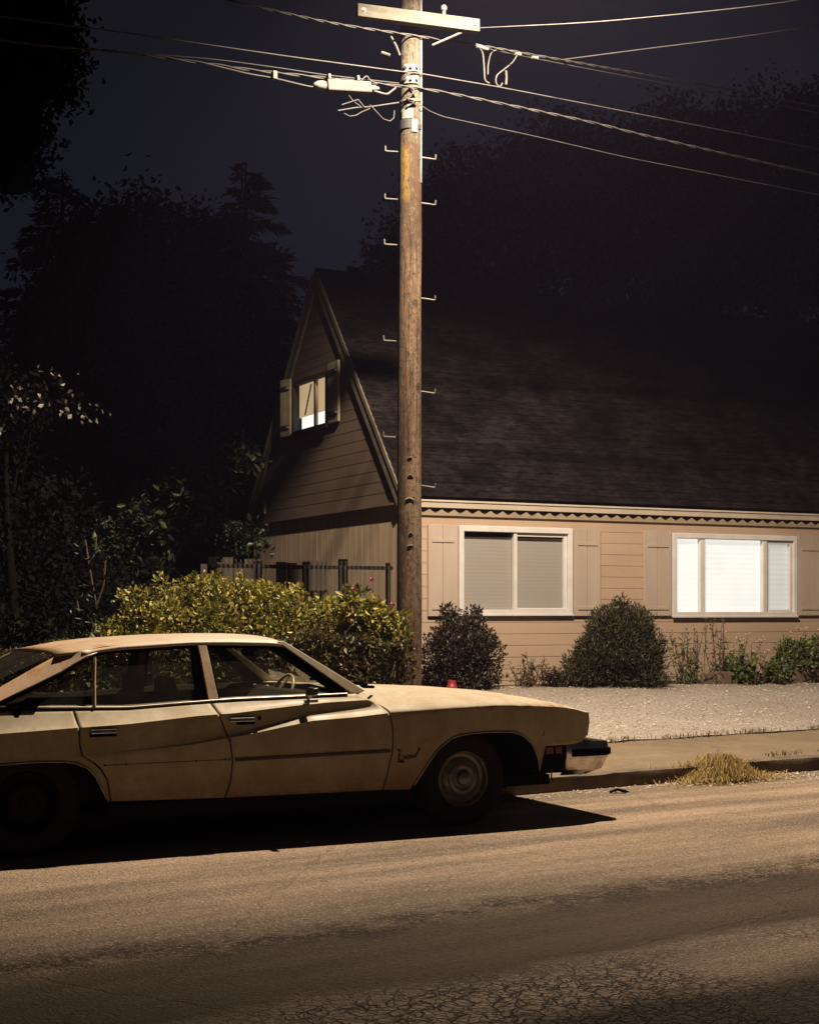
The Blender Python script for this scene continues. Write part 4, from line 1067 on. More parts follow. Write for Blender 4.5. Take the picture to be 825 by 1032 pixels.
def conifer(name, label, base, h, rad, tiers, per, group=None, skirt=.25, droop=.30):
    o = empty(name, base); tag(o, label, 'conifer', group)
    m = MB(); m.tube([(0, 0, -.3), (.05, 0, h*.4), (0, .03, h*.8), (0, 0, h)], [.28, .2, .08, .015], 8)
    P, D = [], []
    for k in range(tiers):
        f = k/(tiers-1.)
        zz = h*(skirt + (1-skirt)*f*.985)
        ln0 = rad*(1-f)**.85 + .18
        for j in range(max(4, int(9*(1-f)+4))):
            an = random.uniform(0, 2*PI); ln = ln0*random.uniform(.55, 1.2)
            dv = Vector((math.cos(an), math.sin(an), 0)); pts = []
            z0 = zz + random.uniform(-.15, .15)
            for q in range(6):
                s = q/5.; pts.append(Vector((0, 0, z0)) + dv*ln*s + Vector((0, 0, ln*(.22*s - droop*s*s))))
            m.tube(pts, [.03*(1-f)+.008, .02, .015, .01, .007, .004], 4, cap=False)
            n = int(per*ln)
            for _ in range(n):
                s = random.uniform(.12, 1.0)**.8; q = pts[0].lerp(pts[0], 0); i = min(4, int(s*5)); q = pts[i].lerp(pts[i+1], s*5-i)
                side = Vector((-dv.y, dv.x, 0))*random.gauss(0, .16*ln*(1.1-s) + .03)
                P.append(tuple(q + side + Vector((0, 0, random.gauss(-.02, .03))))); D.append(tuple(dv*.9 + side.normalized()*.5 + Vector((0, 0, -.35)) if side.length > 1e-4 else dv))
    m.build('trunk', M_BARK, o, recalc=False)
    leaf_obj('crown', np.array(P), .20, L_CEDAR, o, .20, (0, 0, -.1), .35, np.array(D))
    return o
TG = 'dark trees behind the house'
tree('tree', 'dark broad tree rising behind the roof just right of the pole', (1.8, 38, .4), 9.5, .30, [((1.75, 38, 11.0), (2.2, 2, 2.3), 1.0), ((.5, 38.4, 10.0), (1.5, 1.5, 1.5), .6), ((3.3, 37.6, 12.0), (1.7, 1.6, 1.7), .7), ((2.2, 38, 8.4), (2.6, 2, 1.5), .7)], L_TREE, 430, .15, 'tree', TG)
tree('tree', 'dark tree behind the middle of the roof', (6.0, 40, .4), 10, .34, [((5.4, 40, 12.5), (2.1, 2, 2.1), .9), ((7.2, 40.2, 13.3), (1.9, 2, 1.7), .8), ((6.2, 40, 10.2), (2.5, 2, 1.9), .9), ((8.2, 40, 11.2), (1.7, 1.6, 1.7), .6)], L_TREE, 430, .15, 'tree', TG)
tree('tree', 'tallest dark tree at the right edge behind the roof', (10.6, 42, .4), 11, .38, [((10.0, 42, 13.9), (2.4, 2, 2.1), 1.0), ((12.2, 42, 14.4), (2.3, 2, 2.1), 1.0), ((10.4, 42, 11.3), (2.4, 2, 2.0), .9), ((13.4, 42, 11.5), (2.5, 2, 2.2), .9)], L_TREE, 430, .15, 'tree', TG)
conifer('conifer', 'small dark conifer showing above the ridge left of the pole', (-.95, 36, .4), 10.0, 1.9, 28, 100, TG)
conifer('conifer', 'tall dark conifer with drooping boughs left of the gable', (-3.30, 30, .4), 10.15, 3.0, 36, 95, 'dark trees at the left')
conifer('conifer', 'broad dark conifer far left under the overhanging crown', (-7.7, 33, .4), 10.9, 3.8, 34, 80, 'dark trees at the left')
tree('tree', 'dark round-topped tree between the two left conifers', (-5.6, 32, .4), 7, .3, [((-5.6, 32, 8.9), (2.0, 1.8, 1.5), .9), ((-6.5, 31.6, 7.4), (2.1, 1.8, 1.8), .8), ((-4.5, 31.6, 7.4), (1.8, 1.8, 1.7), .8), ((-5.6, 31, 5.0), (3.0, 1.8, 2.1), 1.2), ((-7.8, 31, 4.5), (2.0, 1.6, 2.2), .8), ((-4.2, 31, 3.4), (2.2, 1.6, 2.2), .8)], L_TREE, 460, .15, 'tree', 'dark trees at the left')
tree('tree', 'near dark tree hanging into the top left corner', (-7.2, 19, .3), 7.5, .26, [((-5.0, 19, 8.5), (.62, .7, .9), .55), ((-5.7, 19, 8.0), (.95, .9, 1.1), .8), ((-5.15, 19, 7.35), (.55, .6, .42), .35), ((-4.52, 19, 8.6), (.20, .4, .62), .18), ((-6.8, 19, 9.2), (1.5, 1.2, 1.3), 1.0), ((-5.6, 19, 9.8), (1.2, 1.0, .8), .7), ((-4.75, 19, 9.4), (.4, .5, .5), .25)], L_TREE, 330, .095, 'tree', 'dark trees at the left', clump_r=.16)
tree('pale_leaved_bush', 'tall dark bush with scattered pale leaves at the left edge', (-4.6, 17.2, .3), 3.2, .07, [((-4.45, 17.2, 3.85), (.72, .5, .34), .30), ((-5.2, 17.4, 4.1), (.8, .6, .55), .5), ((-4.75, 17.5, 2.7), (.95, .6, .85), .8), ((-3.85, 17.5, 2.0), (.55, .5, .7), .4), ((-4.6, 17.2, 1.2), (1.2, .6, .8), .8)], L_PALE, 60, .085, 'bush', None, clump_r=.13, aspect=.6)
tree('laurel', 'glossy green laurel boughs running up to the rear corner of the gable', (-3.2, 22.2, .45), 2.2, .08, [((-2.50, 22, 3.78), (.17, .3, .2), .22), ((-2.85, 22, 3.45), (.26, .3, .18), .28), ((-3.26, 22, 3.15), (.36, .3, .24), .35), ((-3.85, 22, 2.85), (.42, .3, .24), .4), ((-4.4, 22, 2.55), (.42, .3, .26), .4), ((-3.0, 22.3, 2.2), (1.0, .4, .8), .9), ((-4.4, 22.3, 1.6), (1.0, .4, .8), .9)], L_LAUREL, 52, .13, 'bush', None, clump_r=.13, aspect=.45)
shrub('dark_shrub', 'dark leafy shrub in shadow behind the rear of the car', 'shrub', [((-4.2, 14.4, .95), (.75, .5, .7), 1), ((-3.5, 14.6, .85), (.4, .4, .6), .5), ((-5.1, 14.2, 1.2), (.8, .5, 1.0), 1)], L_TREE, 2200, .07, .5, (0, 0, .4), (-4.2, 14.4, .15))

shrub('dark_shrub', 'black shrub mass filling the left edge beyond the car', 'shrub', [((-6.6, 18.5, 1.2), (1.3, .6, 1.3), 1), ((-5.4, 19, 1.3), (1.2, .6, 1.4), 1), ((-7.6, 20, 1.9), (1.3, .8, 1.8), 1.4), ((-6.0, 21, 1.8), (1.6, .6, 1.7), 1.4), ((-4.2, 19.5, 1.2), (1.0, .6, 1.2), 1)], L_TREE, 2600, .11, .6, (0, 0, .4), (-5.4, 19, .3), inner=.2)

L_FLECK = leaf_mat('pale_fleck_leaf', [(0, (.05, .045, .035)), (.6, (.14, .12, .095)), (1, (.34, .30, .24))], .6, .15, .1)
pb = [o for o in COL.objects if o.name.startswith('pale_leaved_bush')][0]
P = np.concatenate([rng.normal(size=(46, 3))*np.array([.26, .15, .10]) + np.array([-4.15, 16.6, 3.85]), rng.normal(size=(22, 3))*np.array([.10, .12, .10]) + np.array([-4.62, 16.6, 3.62]), rng.normal(size=(16, 3))*np.array([.14, .12, .08]) + np.array([-3.62, 16.6, 3.72]), rng.normal(size=(10, 3))*np.array([.12, .12, .06]) + np.array([-3.95, 16.6, 4.18])]) - np.array(pb.location)
leaf_obj('foliage', P, .062, L_FLECK, pb, .7, (0, -.3, -.4))
m = MB(); m.tube([(.1, -.2, 2.2), (.35, -.5, 3.2), (.75, -.6, 3.62), (1.05, -.6, 3.45)], [.012, .009, .006, .003], 5); m.build('branch', M_BARK, pb, recalc=False)
# ------------------------------------------------------------------ the car
t = NT('faded_cream_paint')
x, y, z = t.sep()
c = t.mix(t.ramp(t.noise(2.5, 6, .65), [(.3, 0.), (.7, 1.)]), (.41, .355, .255), (.33, .275, .185))
c = t.mix(t.ramp(t.noise(17, 5, .75), [(.50, 0.), (.70, .65)]), c, (.27, .195, .11))
c = t.mix(t.ramp(t.noise(3.0, 6, .7, t.map((1.0, 1, .35), loc=(5, 1, 2))), [(.46, 0.), (.64, .7)]), c, (.29, .215, .125))
low = t.math('MULTIPLY', t.math('SUBTRACT', .60, z), 2.6, True)
rn = t.ramp(t.noise(4.5, 8, .75), [(.40, 0.), (.58, 1.)])
c = t.mix(t.math('MULTIPLY', t.math('MULTIPLY', low, rn), .9), c, (.26, .135, .06))                       # rust bloom near the sills
dust = t.math('MULTIPLY', t.math('SUBTRACT', .50, z), 4.0, True)
c = t.mix(t.math('MULTIPLY', dust, t.ramp(t.noise(6, 6, .75, t.map((.5, 1, 1.5))), [(.3, .2), (.6, .85)])), c, (.12, .075, .045))
frnt = t.math('MULTIPLY', t.math('MULTIPLY', t.math('SUBTRACT', x, .85), 3.0, True), t.math('MULTIPLY', t.math('SUBTRACT', .62, z), 3.2, True))
c = t.mix(t.math('MULTIPLY', frnt, t.ramp(t.noise(7, 6, .7), [(.32, .15), (.55, .9)])), c, (.24, .115, .045))
crest = t.math('SUBTRACT', 1.0, t.math('MULTIPLY', t.math('ABSOLUTE', t.math('SUBTRACT', z, .828)), 40.), True)
c = t.mix(t.math('MULTIPLY', t.math('MULTIPLY', crest, t.math('MULTIPLY', t.math('SUBTRACT', x, 1.2), 4., True)), t.ramp(t.noise(13, 5, .8), [(.48, 0.), (.58, .9)])), c, (.20, .085, .03))   # paint rusted through along the wing crest
pit = t.ramp(t.noise(26, 5, .8), [(.64, 0.), (.70, 1.)])
c = t.mix(t.math('MULTIPLY', pit, t.math('ADD', low, .22), True), c, (.07, .035, .02))
t.set(c, t.ramp(t.noise(6, 5), [(.3, .52), (.7, .75)])); t.p.inputs['Specular IOR Level'].default_value = .14
t.p.inputs['Coat Weight'].default_value = .03; t.p.inputs['Coat Roughness'].default_value = .25
M_PAINT = t.m
t = NT('rusted_roof_paint')
x, y, z = t.sep()
rear = t.math('MULTIPLY', t.math('SUBTRACT', -.35, x), 1.1, True)
c = t.mix(t.ramp(t.noise(2.5, 6, .65), [(.3, 0.), (.7, 1.)]), (.44, .375, .285), (.36, .285, .195))
rr = t.ramp(t.noise(3.6, 8, .72), [(.36, 0.), (.58, 1.)])
c = t.mix(t.math('MULTIPLY', rear, t.math('ADD', t.math('MULTIPLY', rr, .65), .25), True), c, (.40, .225, .10))
rr2 = t.ramp(t.noise(5.5, 6, .75, t.map(loc=(3, 1, 2))), [(.54, 0.), (.63, 1.)])
c = t.mix(t.math('MULTIPLY', t.math('ADD', rear, .16), rr2, True), c, (.36, .13, .025))
c = t.mix(t.ramp(t.noise(14, 6, .8), [(.56, 0.), (.68, .6)]), c, (.22, .12, .06))
t.set(c, .55); M_ROOFP = t.m
t = NT('rusted_pillar_paint')
c = t.mix(t.ramp(t.noise(9, 7, .75), [(.38, 0.), (.62, 1.)]), (.50, .38, .24), (.32, .17, .085))
c = t.mix(t.ramp(t.noise(35, 4, .8), [(.60, 0.), (.68, .9)]), c, (.10, .05, .03))
t.set(c, .6); M_PILL = t.m
M_CHROME = simple('pitted_chrome', (.60, .57, .52), (.40, .35, .29), 12, .22, 1.0, bump=.05)
M_DULL = simple('dull_metal', (.34, .31, .27), (.20, .17, .14), 10, .42, .9)
M_RUB = simple('black_weatherstrip', (.003, .0026, .0028), None, 5, .95, spec=.0)
M_TYRE = simple('tyre_rubber', (.010, .009, .0085), (.016, .014, .012), 9, .92, bump=.2, spec=.2)
M_INT = simple('car_interior', (.02, .016, .012), (.014, .011, .008), 7, .9, spec=.1)
M_LEDGE = simple('tan_vinyl', (.24, .185, .12), (.18, .135, .085), 7, .7)
M_SEAT = simple('seat_vinyl', (.04, .033, .025), (.028, .022, .017), 6, .8, spec=.15)
M_UNDER = simple('underbody', (.006, .0052, .005), None, 6, .95, spec=.1)
M_WHEELC = simple('wheel_cap_metal', (.20, .18, .15), (.10, .085, .068), 14, .42, .5)
M_CGLASS = glass_mat('car_glass', (.90, .91, .86), .08, .02, .07)
M_AMBER = simple('lamp_lens', (.20, .06, .02), (.12, .04, .02), 6, .25)
M_WLENS = simple('headlamp_lens', (.45, .45, .43), None, 6, .12)
M_STRIP = simple('dark_side_strip', (.035, .022, .018), (.06, .035, .022), 14, .6)

CA = R(27)
car = empty('parked_car', (-1.3867, 10.4536, 0), CA)
tag(car, 'old rusty cream four-door sedan parked along the kerb', 'car')
BW = [(-2.72, .90), (-2.3, .95), (-1.6, .978), (1.6, .978), (2.1, .970), (2.40, .952), (2.56, .915)]
ZC = [(-2.6, .60), (-1.2, .62), (-.5, .66), (-.116, .71), (.354, .786), (.669, .800), (.919, .82), (1.397, .836), (1.736, .844), (2.0, .836), (2.293, .816), (2.42, .795), (2.52, .77)]
SD = [(-1.0, .0), (-.5, .010), (-.16, .024), (.10, .046), (.354, .060), (.669, .078), (.95, .085)]
ZS = [(-2.6, .755), (-1.666, .775), (-1.222, .794), (-.883, .806), (-.435, .841), (-.17, .851), (.241, .883), (.489, .897), (.75, .905)]
ZB = [(-2.6, .925), (-1.642, .920), (-1.405, .913), (-.852, .897), (-.326, .923), (-.122, .931), (.295, .936), (.65, .944), (.95, .955)]
FARCH = [(1.085, .29), (1.109, .32), (1.160, .40), (1.212, .475), (1.277, .56), (1.382, .632), (1.46, .650), (1.542, .659), (1.65, .662), (1.736, .662), (1.873, .655), (1.94, .636), (1.978, .613), (2.03, .565), (2.065, .51), (2.097, .44), (2.101, .40)]
RARCH = [(-2.02, .36), (-1.99, .42), (-1.95, .48), (-1.88, .54), (-1.80, .575), (-1.66, .592), (-1.50, .598), (-1.384, .597), (-1.28, .592), (-1.207, .578), (-1.137, .545), (-1.088, .49), (-1.051, .418), (-1.016, .352), (-1.010, .33)]
def bw(x): return pw(BW, x)
def rocker(x): return pw([(-1.1, .335), (-.25, .312), (.87, .300), (1.11, .29)], x)
def prof_side(x, zb):
    """outline of the body side at station x: (half width, height), sill to belt"""
    b = bw(x); zc = pw(ZC, x); sd = max(0.0, pw(SD, x)); zs = pw(ZS, x); zt = pw(ZB, x)
    out = []
    for i in range(11):
        f = i/10.; z = lerp(zb, zc, f)
        q = (z-.60)/.34
        out.append((b - .045*max(0, -q)**1.7 - .010*max(0, q)**2, z))
    w0 = out[-1][0]; sh = sd*.50
    out += [(w0-sd*.10-.0004, zc+sh*.10+.001), (w0-sd*.55-.001, zc+sh*.55+.003), (w0-sd*.93-.002, zc+sh+.008)]
    w1 = w0-sd-.004; z1 = zc+sh+.022
    wb = .838; dw = w1-wb
    for f in (.35, .7, 1.0): out.append((w1-.004*f, lerp(z1, max(zs, z1+.012), f)))
    w2 = out[-1][0]; z2 = out[-1][1]; zt = max(zt, z2+.03)
    for f in (.08, .25, .5, .75, 1.0): out.append((lerp(w2, wb, f**.85), lerp(z2, zt, f**1.12)))
    return out
def prof_fender(x, zb):
    b = bw(x); zc = pw(ZC, x)
    zt = zc + pw([(.6, .062), (.95, .060), (1.4, .058), (2.1, .042), (2.4, .022), (2.52, .01)], x)
    out = []
    for i in range(13):
        f = i/12.; z = lerp(zb, zc, f); q = (z-.60)/.34
        out.append((b - .045*max(0, -q)**1.7 - .010*max(0, q)**2, z))
    w0 = out[-1][0]
    k = (zt-zc)/.06
    out += [(w0-.010, zc+.010*k), (w0-.030, zc+.024*k), (w0-.065, zc+.042*k), (w0-.105, zc+.055*k), (w0-.14, zc+.060*k), (w0-.165, zc+.058*k), (w0-.185, zc+.056*k)]
    return out
def panel(s, xl, xr, zbot, prof, nu, us=None):
    us = us or [i/float(nu) for i in range(nu+1)]
    rows = []
    nrow = len(prof(.0, .4))
    for j in range(nrow):
        row = []
        for u in us:
            z = .6 + .3*j/nrow
            for _ in range(9):
                x = lerp(xl(z), xr(z), u); w, z = prof(x, zbot(x))[j]
            row.append((x, s*w, z))
        rows.append(row)
    mb = MB(); mb.grid(rows, flip=(s > 0)); return mb
CUT = [(.30, -.250), (.416, -.216), (.549, -.205), (.688, -.223), (.80, -.268), (.848, -.287), (.931, -.318)]        # (z, x) between the doors
FCUT = [(.29, .874), (.391, .896), (.576, .934), (.71, .934), (.80, .918), (.851, .895), (.88, .86), (.96, .70)]
RCUT = [(.33, -.990), (.348, -.993), (.477, -1.018), (.558, -1.070), (.617, -1.161), (.648, -1.190), (.787, -1.188), (.896, -1.198)]
g = .0045
for s in (-1, 1):
    # front wing
    def zb_f(x): return pw([(.87, .300), (1.085, .29)] + FARCH + [(2.103, .36), (2.15, .345), (2.151, .555), (2.33, .548), (2.52, .555)], x) if x < 2.12 else pw([(2.12, .40), (2.145, .545), (2.33, .545), (2.47, .555), (2.52, .60)], x)
    us = [i/130. for i in range(131)]
    fw = panel(s, lambda z: pw(FCUT, z)+g, lambda z: pw([(.54, 2.495), (.60, 2.535), (.70, 2.555), (.78, 2.547), (.83, 2.51)], z), zb_f, prof_fender, 130, us).build('front_wing', M_PAINT, car, smooth=50, solid=.010)
    d = panel(s, lambda z: pw(CUT, z)+g, lambda z: pw(FCUT, z)-g, lambda x: rocker(x), prof_side, 46).build('front_door', M_PAINT, car, smooth=40, solid=.012)
    rd = panel(s, lambda z: pw(RCUT, z)+g, lambda z: pw(CUT, z)-g, lambda x: max(rocker(x), .0), prof_side, 44).build('rear_door', M_PAINT, car, smooth=40, solid=.012)
    def zb_q(x): return pw([(-2.72, .40), (-2.10, .36)] + RARCH, x)
    qp = panel(s, lambda z: -2.68, lambda z: pw(RCUT, z)-g, zb_q, prof_side, 110).build('quarter_panel', M_PAINT, car, smooth=40, solid=.010)
    # wheel-arch lips
    for nm, A, par in (('arch_lip', FARCH[1:-1], fw), ('arch_lip', RARCH[1:-1], qp)):
        m = MB(); m.tube([(x, s*(bw(x)-.045*max(0, (.60-z)/.34)**1.7 + .002), z) for x, z in A], .007, 6); m.build(nm, M_DULL, par, smooth=80)
    # dark liners inside the arches
    for A, xc in ((FARCH, 1.60), (RARCH, -1.50)):
        m = MB(); m.grid([[(x, s*y, z+.004) for x, z in A] for y in (.955, .50)])
        m.add([(x, s*.50, z) for x, z in A] + [(A[-1][0], s*.50, .2), (A[0][0], s*.50, .2)], [tuple(range(len(A)+2))]); m.build('wheel_housing', M_UNDER, car)
    m = MB(); m.box(-1.0, 1.09, min(s*.60, s*.93), max(s*.60, s*.93), .22, .305); m.build('sill', M_UNDER, car)
    m = MB(); m.box(2.10, 2.46, min(s*.50, s*.90), max(s*.50, s*.90), .36, .54); m.build('wing_underside', M_UNDER, car)
    # marker lamp and valance ahead of the wheel
    m = MB(); m.box(2.12, 2.33, min(s*.90, s*.937), max(s*.90, s*.937), .345, .545); val = m.build('valance', M_UNDER, car, bevel=.01)
    for x0, x1 in ((2.165, 2.225), (2.245, 2.30)):
        m = MB(); m.box(x0, x1, min(s*.925, s*.949), max(s*.925, s*.949), .485, .535); m.build('marker_lamp', M_AMBER, val, bevel=.004)
    if s < 0:
        m = MB(); m.tube([(2.12, -.90, .40), (2.13, -.905, .31), (2.14, -.90, .275)], .018, 6); m.tube([(2.24, -.9, .36), (2.235, -.905, .31), (2.25, -.90, .285)], .006, 5); m.build('torn_splash_shield', M_UNDER, car)
    # door furniture
    def sidew(x, z):
        P = prof_side(x, rocker(x))
        for (w0, z0), (w1, z1) in zip(P, P[1:]):
            if z <= z1: return lerp(w0, w1, (z-z0)/max(1e-6, z1-z0))
        return P[-1][0]
    def ybox(m, x0, x1, w0, w1, z0, z1, tilt=0):
        m.box(x0, x1, min(s*w0, s*w1), max(s*w0, s*w1), z0, z1)
    for par, x0, x1, zz in ((d, -.225, -.045, .800), (rd, -1.128, -.958, .760)):
        w = sidew((x0+x1)/2, zz)
        m = MB(); ybox(m, x0, x1, w-.02, w+.003, zz-.026, zz+.002); hd = m.build('handle_recess', M_RUB, par)
        m = MB(); ybox(m, x0+.004, x1-.004, w+.004, w+.024, zz-.006, zz+.020); m.build('handle', M_CHROME, par, bevel=.006)
        if par is d:
            m = MB(); m.lathe([(0, .006), (.012, .006), (.014, 0)], Matrix.Translation((.0-.012, s*(w+.002), zz+.012)) @ Matrix.Rotation(R(90 if s < 0 else -90), 4, 'X'), 12); m.build('lock', M_RUB, par)
    m = MB(); xs = lin(-.192, .915, 24); m.grid([[(x, s*(sidew(x, lerp(.557, .561, (x+.2)/1.1)+dz)+off), lerp(.553, .563, (x+.2)/1.1)+dz) for x in xs] for dz, off in ((-.010, .0), (-.009, .009), (.009, .009), (.010, .0))]); m.build('side_strip', M_STRIP, d)
    for xx in (-1.035, -.90, -.45, -.255, -.228):
        m = MB(); w = sidew(xx, .56); m.lathe([(0, .003), (.007, .003), (.008, 0)], Matrix.Translation((xx, s*w, .56)) @ Matrix.Rotation(R(90 if s < 0 else -90), 4, 'X'), 8); m.build('clip_hole', M_STRIP, rd)
    m = MB(); m.tube([(x, s*(sidew(x, .56)+.0005), .559) for x in lin(-1.03, -.24, 12)], .0022, 4); m.build('strip_mark', M_STRIP, rd)
    # chrome belt strip
    m = MB(); m.tube([(x, s*.842, pw(ZB, x)+.003) for x in lin(-1.41, .66, 30)], .0075, 6); m.build('belt_trim', M_DULL if s < 0 else M_RUB, car, smooth=80)
def gp(x, z, off=0.0): return .832 - (z-.92)*.50 + off      # plane of the side glass
WT = [(-1.08, 1.217), (-1.0, 1.244), (-.857, 1.258), (-.60, 1.272), (-.385, 1.284), (-.27, 1.285), (.171, 1.275), (.30, 1.262)]
for s in (-1, 1):
    def plate(name, poly, mat, t0=-.014, t1=.014, par=car, bev=None):
        m = MB(); m.prism([(x, s*gp(x, z, t0), z) for x, z in poly], [(x, s*gp(x, z, t1), z) for x, z in poly]); return m.build(name, mat, par, bevel=bev)
    plate('door_pillar', [(-.335, 1.30), (-.272, 1.30), (-.266, 1.22), (-.248, .925), (-.320, .925), (-.328, 1.22)], M_PILL, -.02, .012, bev=.005)
    plate('windscreen_pillar', [(.225, 1.30), (.275, 1.303), (.80, .965), (.75, .945), (.69, .95)], M_PAINT, -.02, .016, bev=.006)
    # black frames round the door glass
    plate('door_frame', [(-.372, 1.285), (-.336, 1.29), (-.321, .93), (-.392, .93)], M_RUB, -.03, .002)
    plate('door_frame', [(-.271, 1.285), (-.258, 1.285), (-.238, .93), (-.249, .93)], M_RUB, -.03, .006)
    plate('door_frame', [(.15, 1.272), (.24, 1.29), (.70, .955), (.60, .945)], M_RUB, -.05, .004)
    m = MB(); xs = lin(-1.06, .20, 26); m.grid([[(x, s*gp(x, pw(WT, x)+dz, off), pw(WT, x)+dz) for x in xs] for dz, off in ((.03, .0), (-.022, .0), (-.024, -.06))]); m.build('header_seal', M_RUB, car)
    m = MB(); m.tube([(x, s*gp(x, z, .006), z) for x, z in ((-1.063, .912), (-1.045, 1.06), (-1.022, 1.205))], .011, 6); m.build('division_bar', M_PILL, car, smooth=60)
    # glass
    def pane(name, poly, off=-.012):
        m = MB(); m.add([(x, s*gp(x, z, off), z) for x, z in poly], [tuple(range(len(poly)))]); return m.build(name, M_CGLASS, car)
    pane('front_door_glass', [(-.25, .90), (.66, .91), (.20, 1.27), (-.26, 1.285)])
    pane('rear_door_glass', [(-1.055, .88), (-.36, .90), (-.36, 1.285), (-.857, 1.262), (-1.02, 1.24)])
    pane('quarter_glass', [(-1.43, .90), (-1.055, .88), (-1.02, 1.24), (-1.07, 1.218), (-1.24, 1.125)])
    # drip rail / cant rail and sail panel
    rail = [(-1.225, 1.234), (-1.06, 1.258), (-.857, 1.288), (-.60, 1.302), (-.385, 1.312), (-.1, 1.314), (.171, 1.305), (.262, 1.298)]
    m = MB(); rows = []
    xs = lin(-1.10, .262, 40)
    for q in ('b', 'm', 't'):
        rows.append([(x, s*gp(x, {'b': pw(WT, x)-.002, 'm': lerp(pw(WT, x), pw(rail, x), .5), 't': pw(rail, x)}[q], {'b': .010, 'm': .016, 't': .008}[q]), {'b': pw(WT, x)-.002, 'm': lerp(pw(WT, x), pw(rail, x), .5), 't': pw(rail, x)}[q]) for x in xs])
    m.grid(rows, flip=s > 0); m.build('cant_rail', M_ROOFP, car, smooth=60, solid=.012)
    lo = [(-1.0, 1.243), (-1.067, 1.217), (-1.15, 1.176), (-1.236, 1.128), (-1.40, 1.056), (-1.638, .956), (-1.85, .925), (-2.15, .922)]
    hi = [(-1.06, 1.262), (-1.13, 1.253), (-1.18, 1.244), (-1.232, 1.231), (-1.40, 1.148), (-1.629, 1.030), (-1.90, .955), (-2.25, .930)]
    m = MB(); rows = []
    for f in (0, .12, .5, .88, 1.0):
        row = []
        for (xl_, zl_), (xh_, zh_) in zip(lo, hi):
            k = min(1, max(0, (-1.05-xl_)/.2))
            w0 = gp(xl_, zl_, .014); w1 = gp(xh_, zh_, .012 - .075*k)
            row.append((lerp(xl_, xh_, f), s*(lerp(w0, w1, f) + .012*math.sin(PI*f)*k), lerp(zl_, zh_, f)))
        rows.append(row)
    m.grid(rows, flip=s < 0); m.build('sail_panel', M_ROOFP, car, smooth=50, solid=.014)
    m = MB(); m.tube([(x, s*gp(x, z, .016), z-.014) for x, z in lo[1:7]], [.006, .008, .011, .013, .013, .010], 6); m.build('quarter_window_seal', M_RUB, car, smooth=80)
    plate('quarter_trim', [(-1.66, .928), (-1.50, .956), (-1.385, 1.036), (-1.50, .982), (-1.66, .945)], M_PAINT, .0, .006)
    m = MB(); m.tube([(-1.70, s*.846, .912), (-1.55, s*.846, .916), (-1.42, s*.846, .914)], .013, 6)
    if s < 0: m.add([(-1.575, s*.852, .905), (-1.505, s*.852, .905), (-1.55, s*.895, .842)], [(0, 1, 2)])
    m.build('torn_belt_seal', M_RUB, car)
    # interior door linings
    m = MB(); m.box(-1.45, .72, min(s*.745, s*.77), max(s*.745, s*.77), .32, .885); m.build('door_lining', M_INT, car)
    m = MB(); m.grid([[(x, s*w_, pw(ZB, x)+dz) for x in lin(-1.40, .60, 20)] for w_, dz in ((.832, .004), (.80, .016), (.765, .012), (.745, -.02))]); m.build('window_ledge', M_LEDGE if s < 0 else M_INT, car)
# roof skin
m = MB(); rows = []
XR = [(-1.235, 1.245, 1.233), (-1.15, 1.268, 1.247), (-1.0, 1.300, 1.268), (-.80, 1.320, 1.290), (-.60, 1.331, 1.302), (-.385, 1.342, 1.312), (-.10, 1.347, 1.314), (.12, 1.345, 1.307), (.22, 1.338, 1.300), (.30, 1.326, 1.292), (.37, 1.306, 1.280)]
for x, zc, ze in XR:
    we = gp(x, ze, .008) - (.02 if x < -1.2 else 0) - max(0, x-.25)*.25
    rows.append([(x - .02*(abs(f)**2)*(1 if x < -1.2 else 0) - max(0, (x-.22))*.55*abs(f)**2.2, we*f, ze + (zc-ze)*(1-abs(f)**3)) for f in lin(-1, 1, 25)])
m.grid(rows); m.build('roof', M_ROOFP, car, smooth=60, solid=.014)
# windscreen, rear window
m = MB(); m.grid([[(lerp(.345 - .05*abs(f)**2, .98 - .20*abs(f)**2.2, q), f*lerp(.625, .73, q), lerp(1.295 - .012*abs(f), .965, q)) for f in lin(-1, 1, 13)] for q in (0, .25, .5, .75, 1)]); m.build('windscreen', M_CGLASS, car, smooth=60)
m = MB(); m.grid([[(lerp(-1.23, -1.93, q), f*lerp(.56, .64, q), lerp(1.236, .94, q)) for f in lin(-1, 1, 9)] for q in (0, .5, 1)]); m.build('rear_window', M_CGLASS, car, smooth=60)
# bonnet
def zhood(x): return pw([(.70, .968), (1.05, .957), (1.67, .927), (2.134, .885), (2.34, .852), (2.46, .815), (2.50, .79)], x)
m = MB(); rows = []
for x in lin(.74, 2.51, 46):
    wf = bw(x) - .190
    ze = prof_fender(x, .4)[-1][1] - .004
    row = []
    for f in lin(-1, 1, 41):
        a = abs(f)*wf; zc = zhood(x)
        k = min(1, max(0, (wf-a)/.34)); k = k*k*(3-2*k)
        zz = lerp(ze, zc, k) + .012*math.exp(-((a-.0)/.16)**2)*(1 if x < 2.35 else .4)
        xx = x + (0 if x < 2.0 else (x-2.0)*.06*(1-(a/wf)**2)) - (.22*(1-((x-.74)/.4))*(1-(a/wf)**2)*.0 if x < 1.14 else 0)
        row.append((xx, f*wf, zz))
    rows.append(row)
m.grid(rows); m.build('bonnet', M_PAINT, car, smooth=50, solid=.012)
m = MB(); m.grid([[(.64 + .34*(1-f*f) , f*.80, .958 + .008*(1-abs(f))), ] + [(.72 + .30*(1-f*f), f*.81, .962)] for f in lin(-1, 1, 15)]); m.build('cowl', M_PAINT, car, solid=.02)
m = MB(); m.box(.70, 1.0, -.72, .72, .60, .83); m.build('bulkhead', M_UNDER, car)
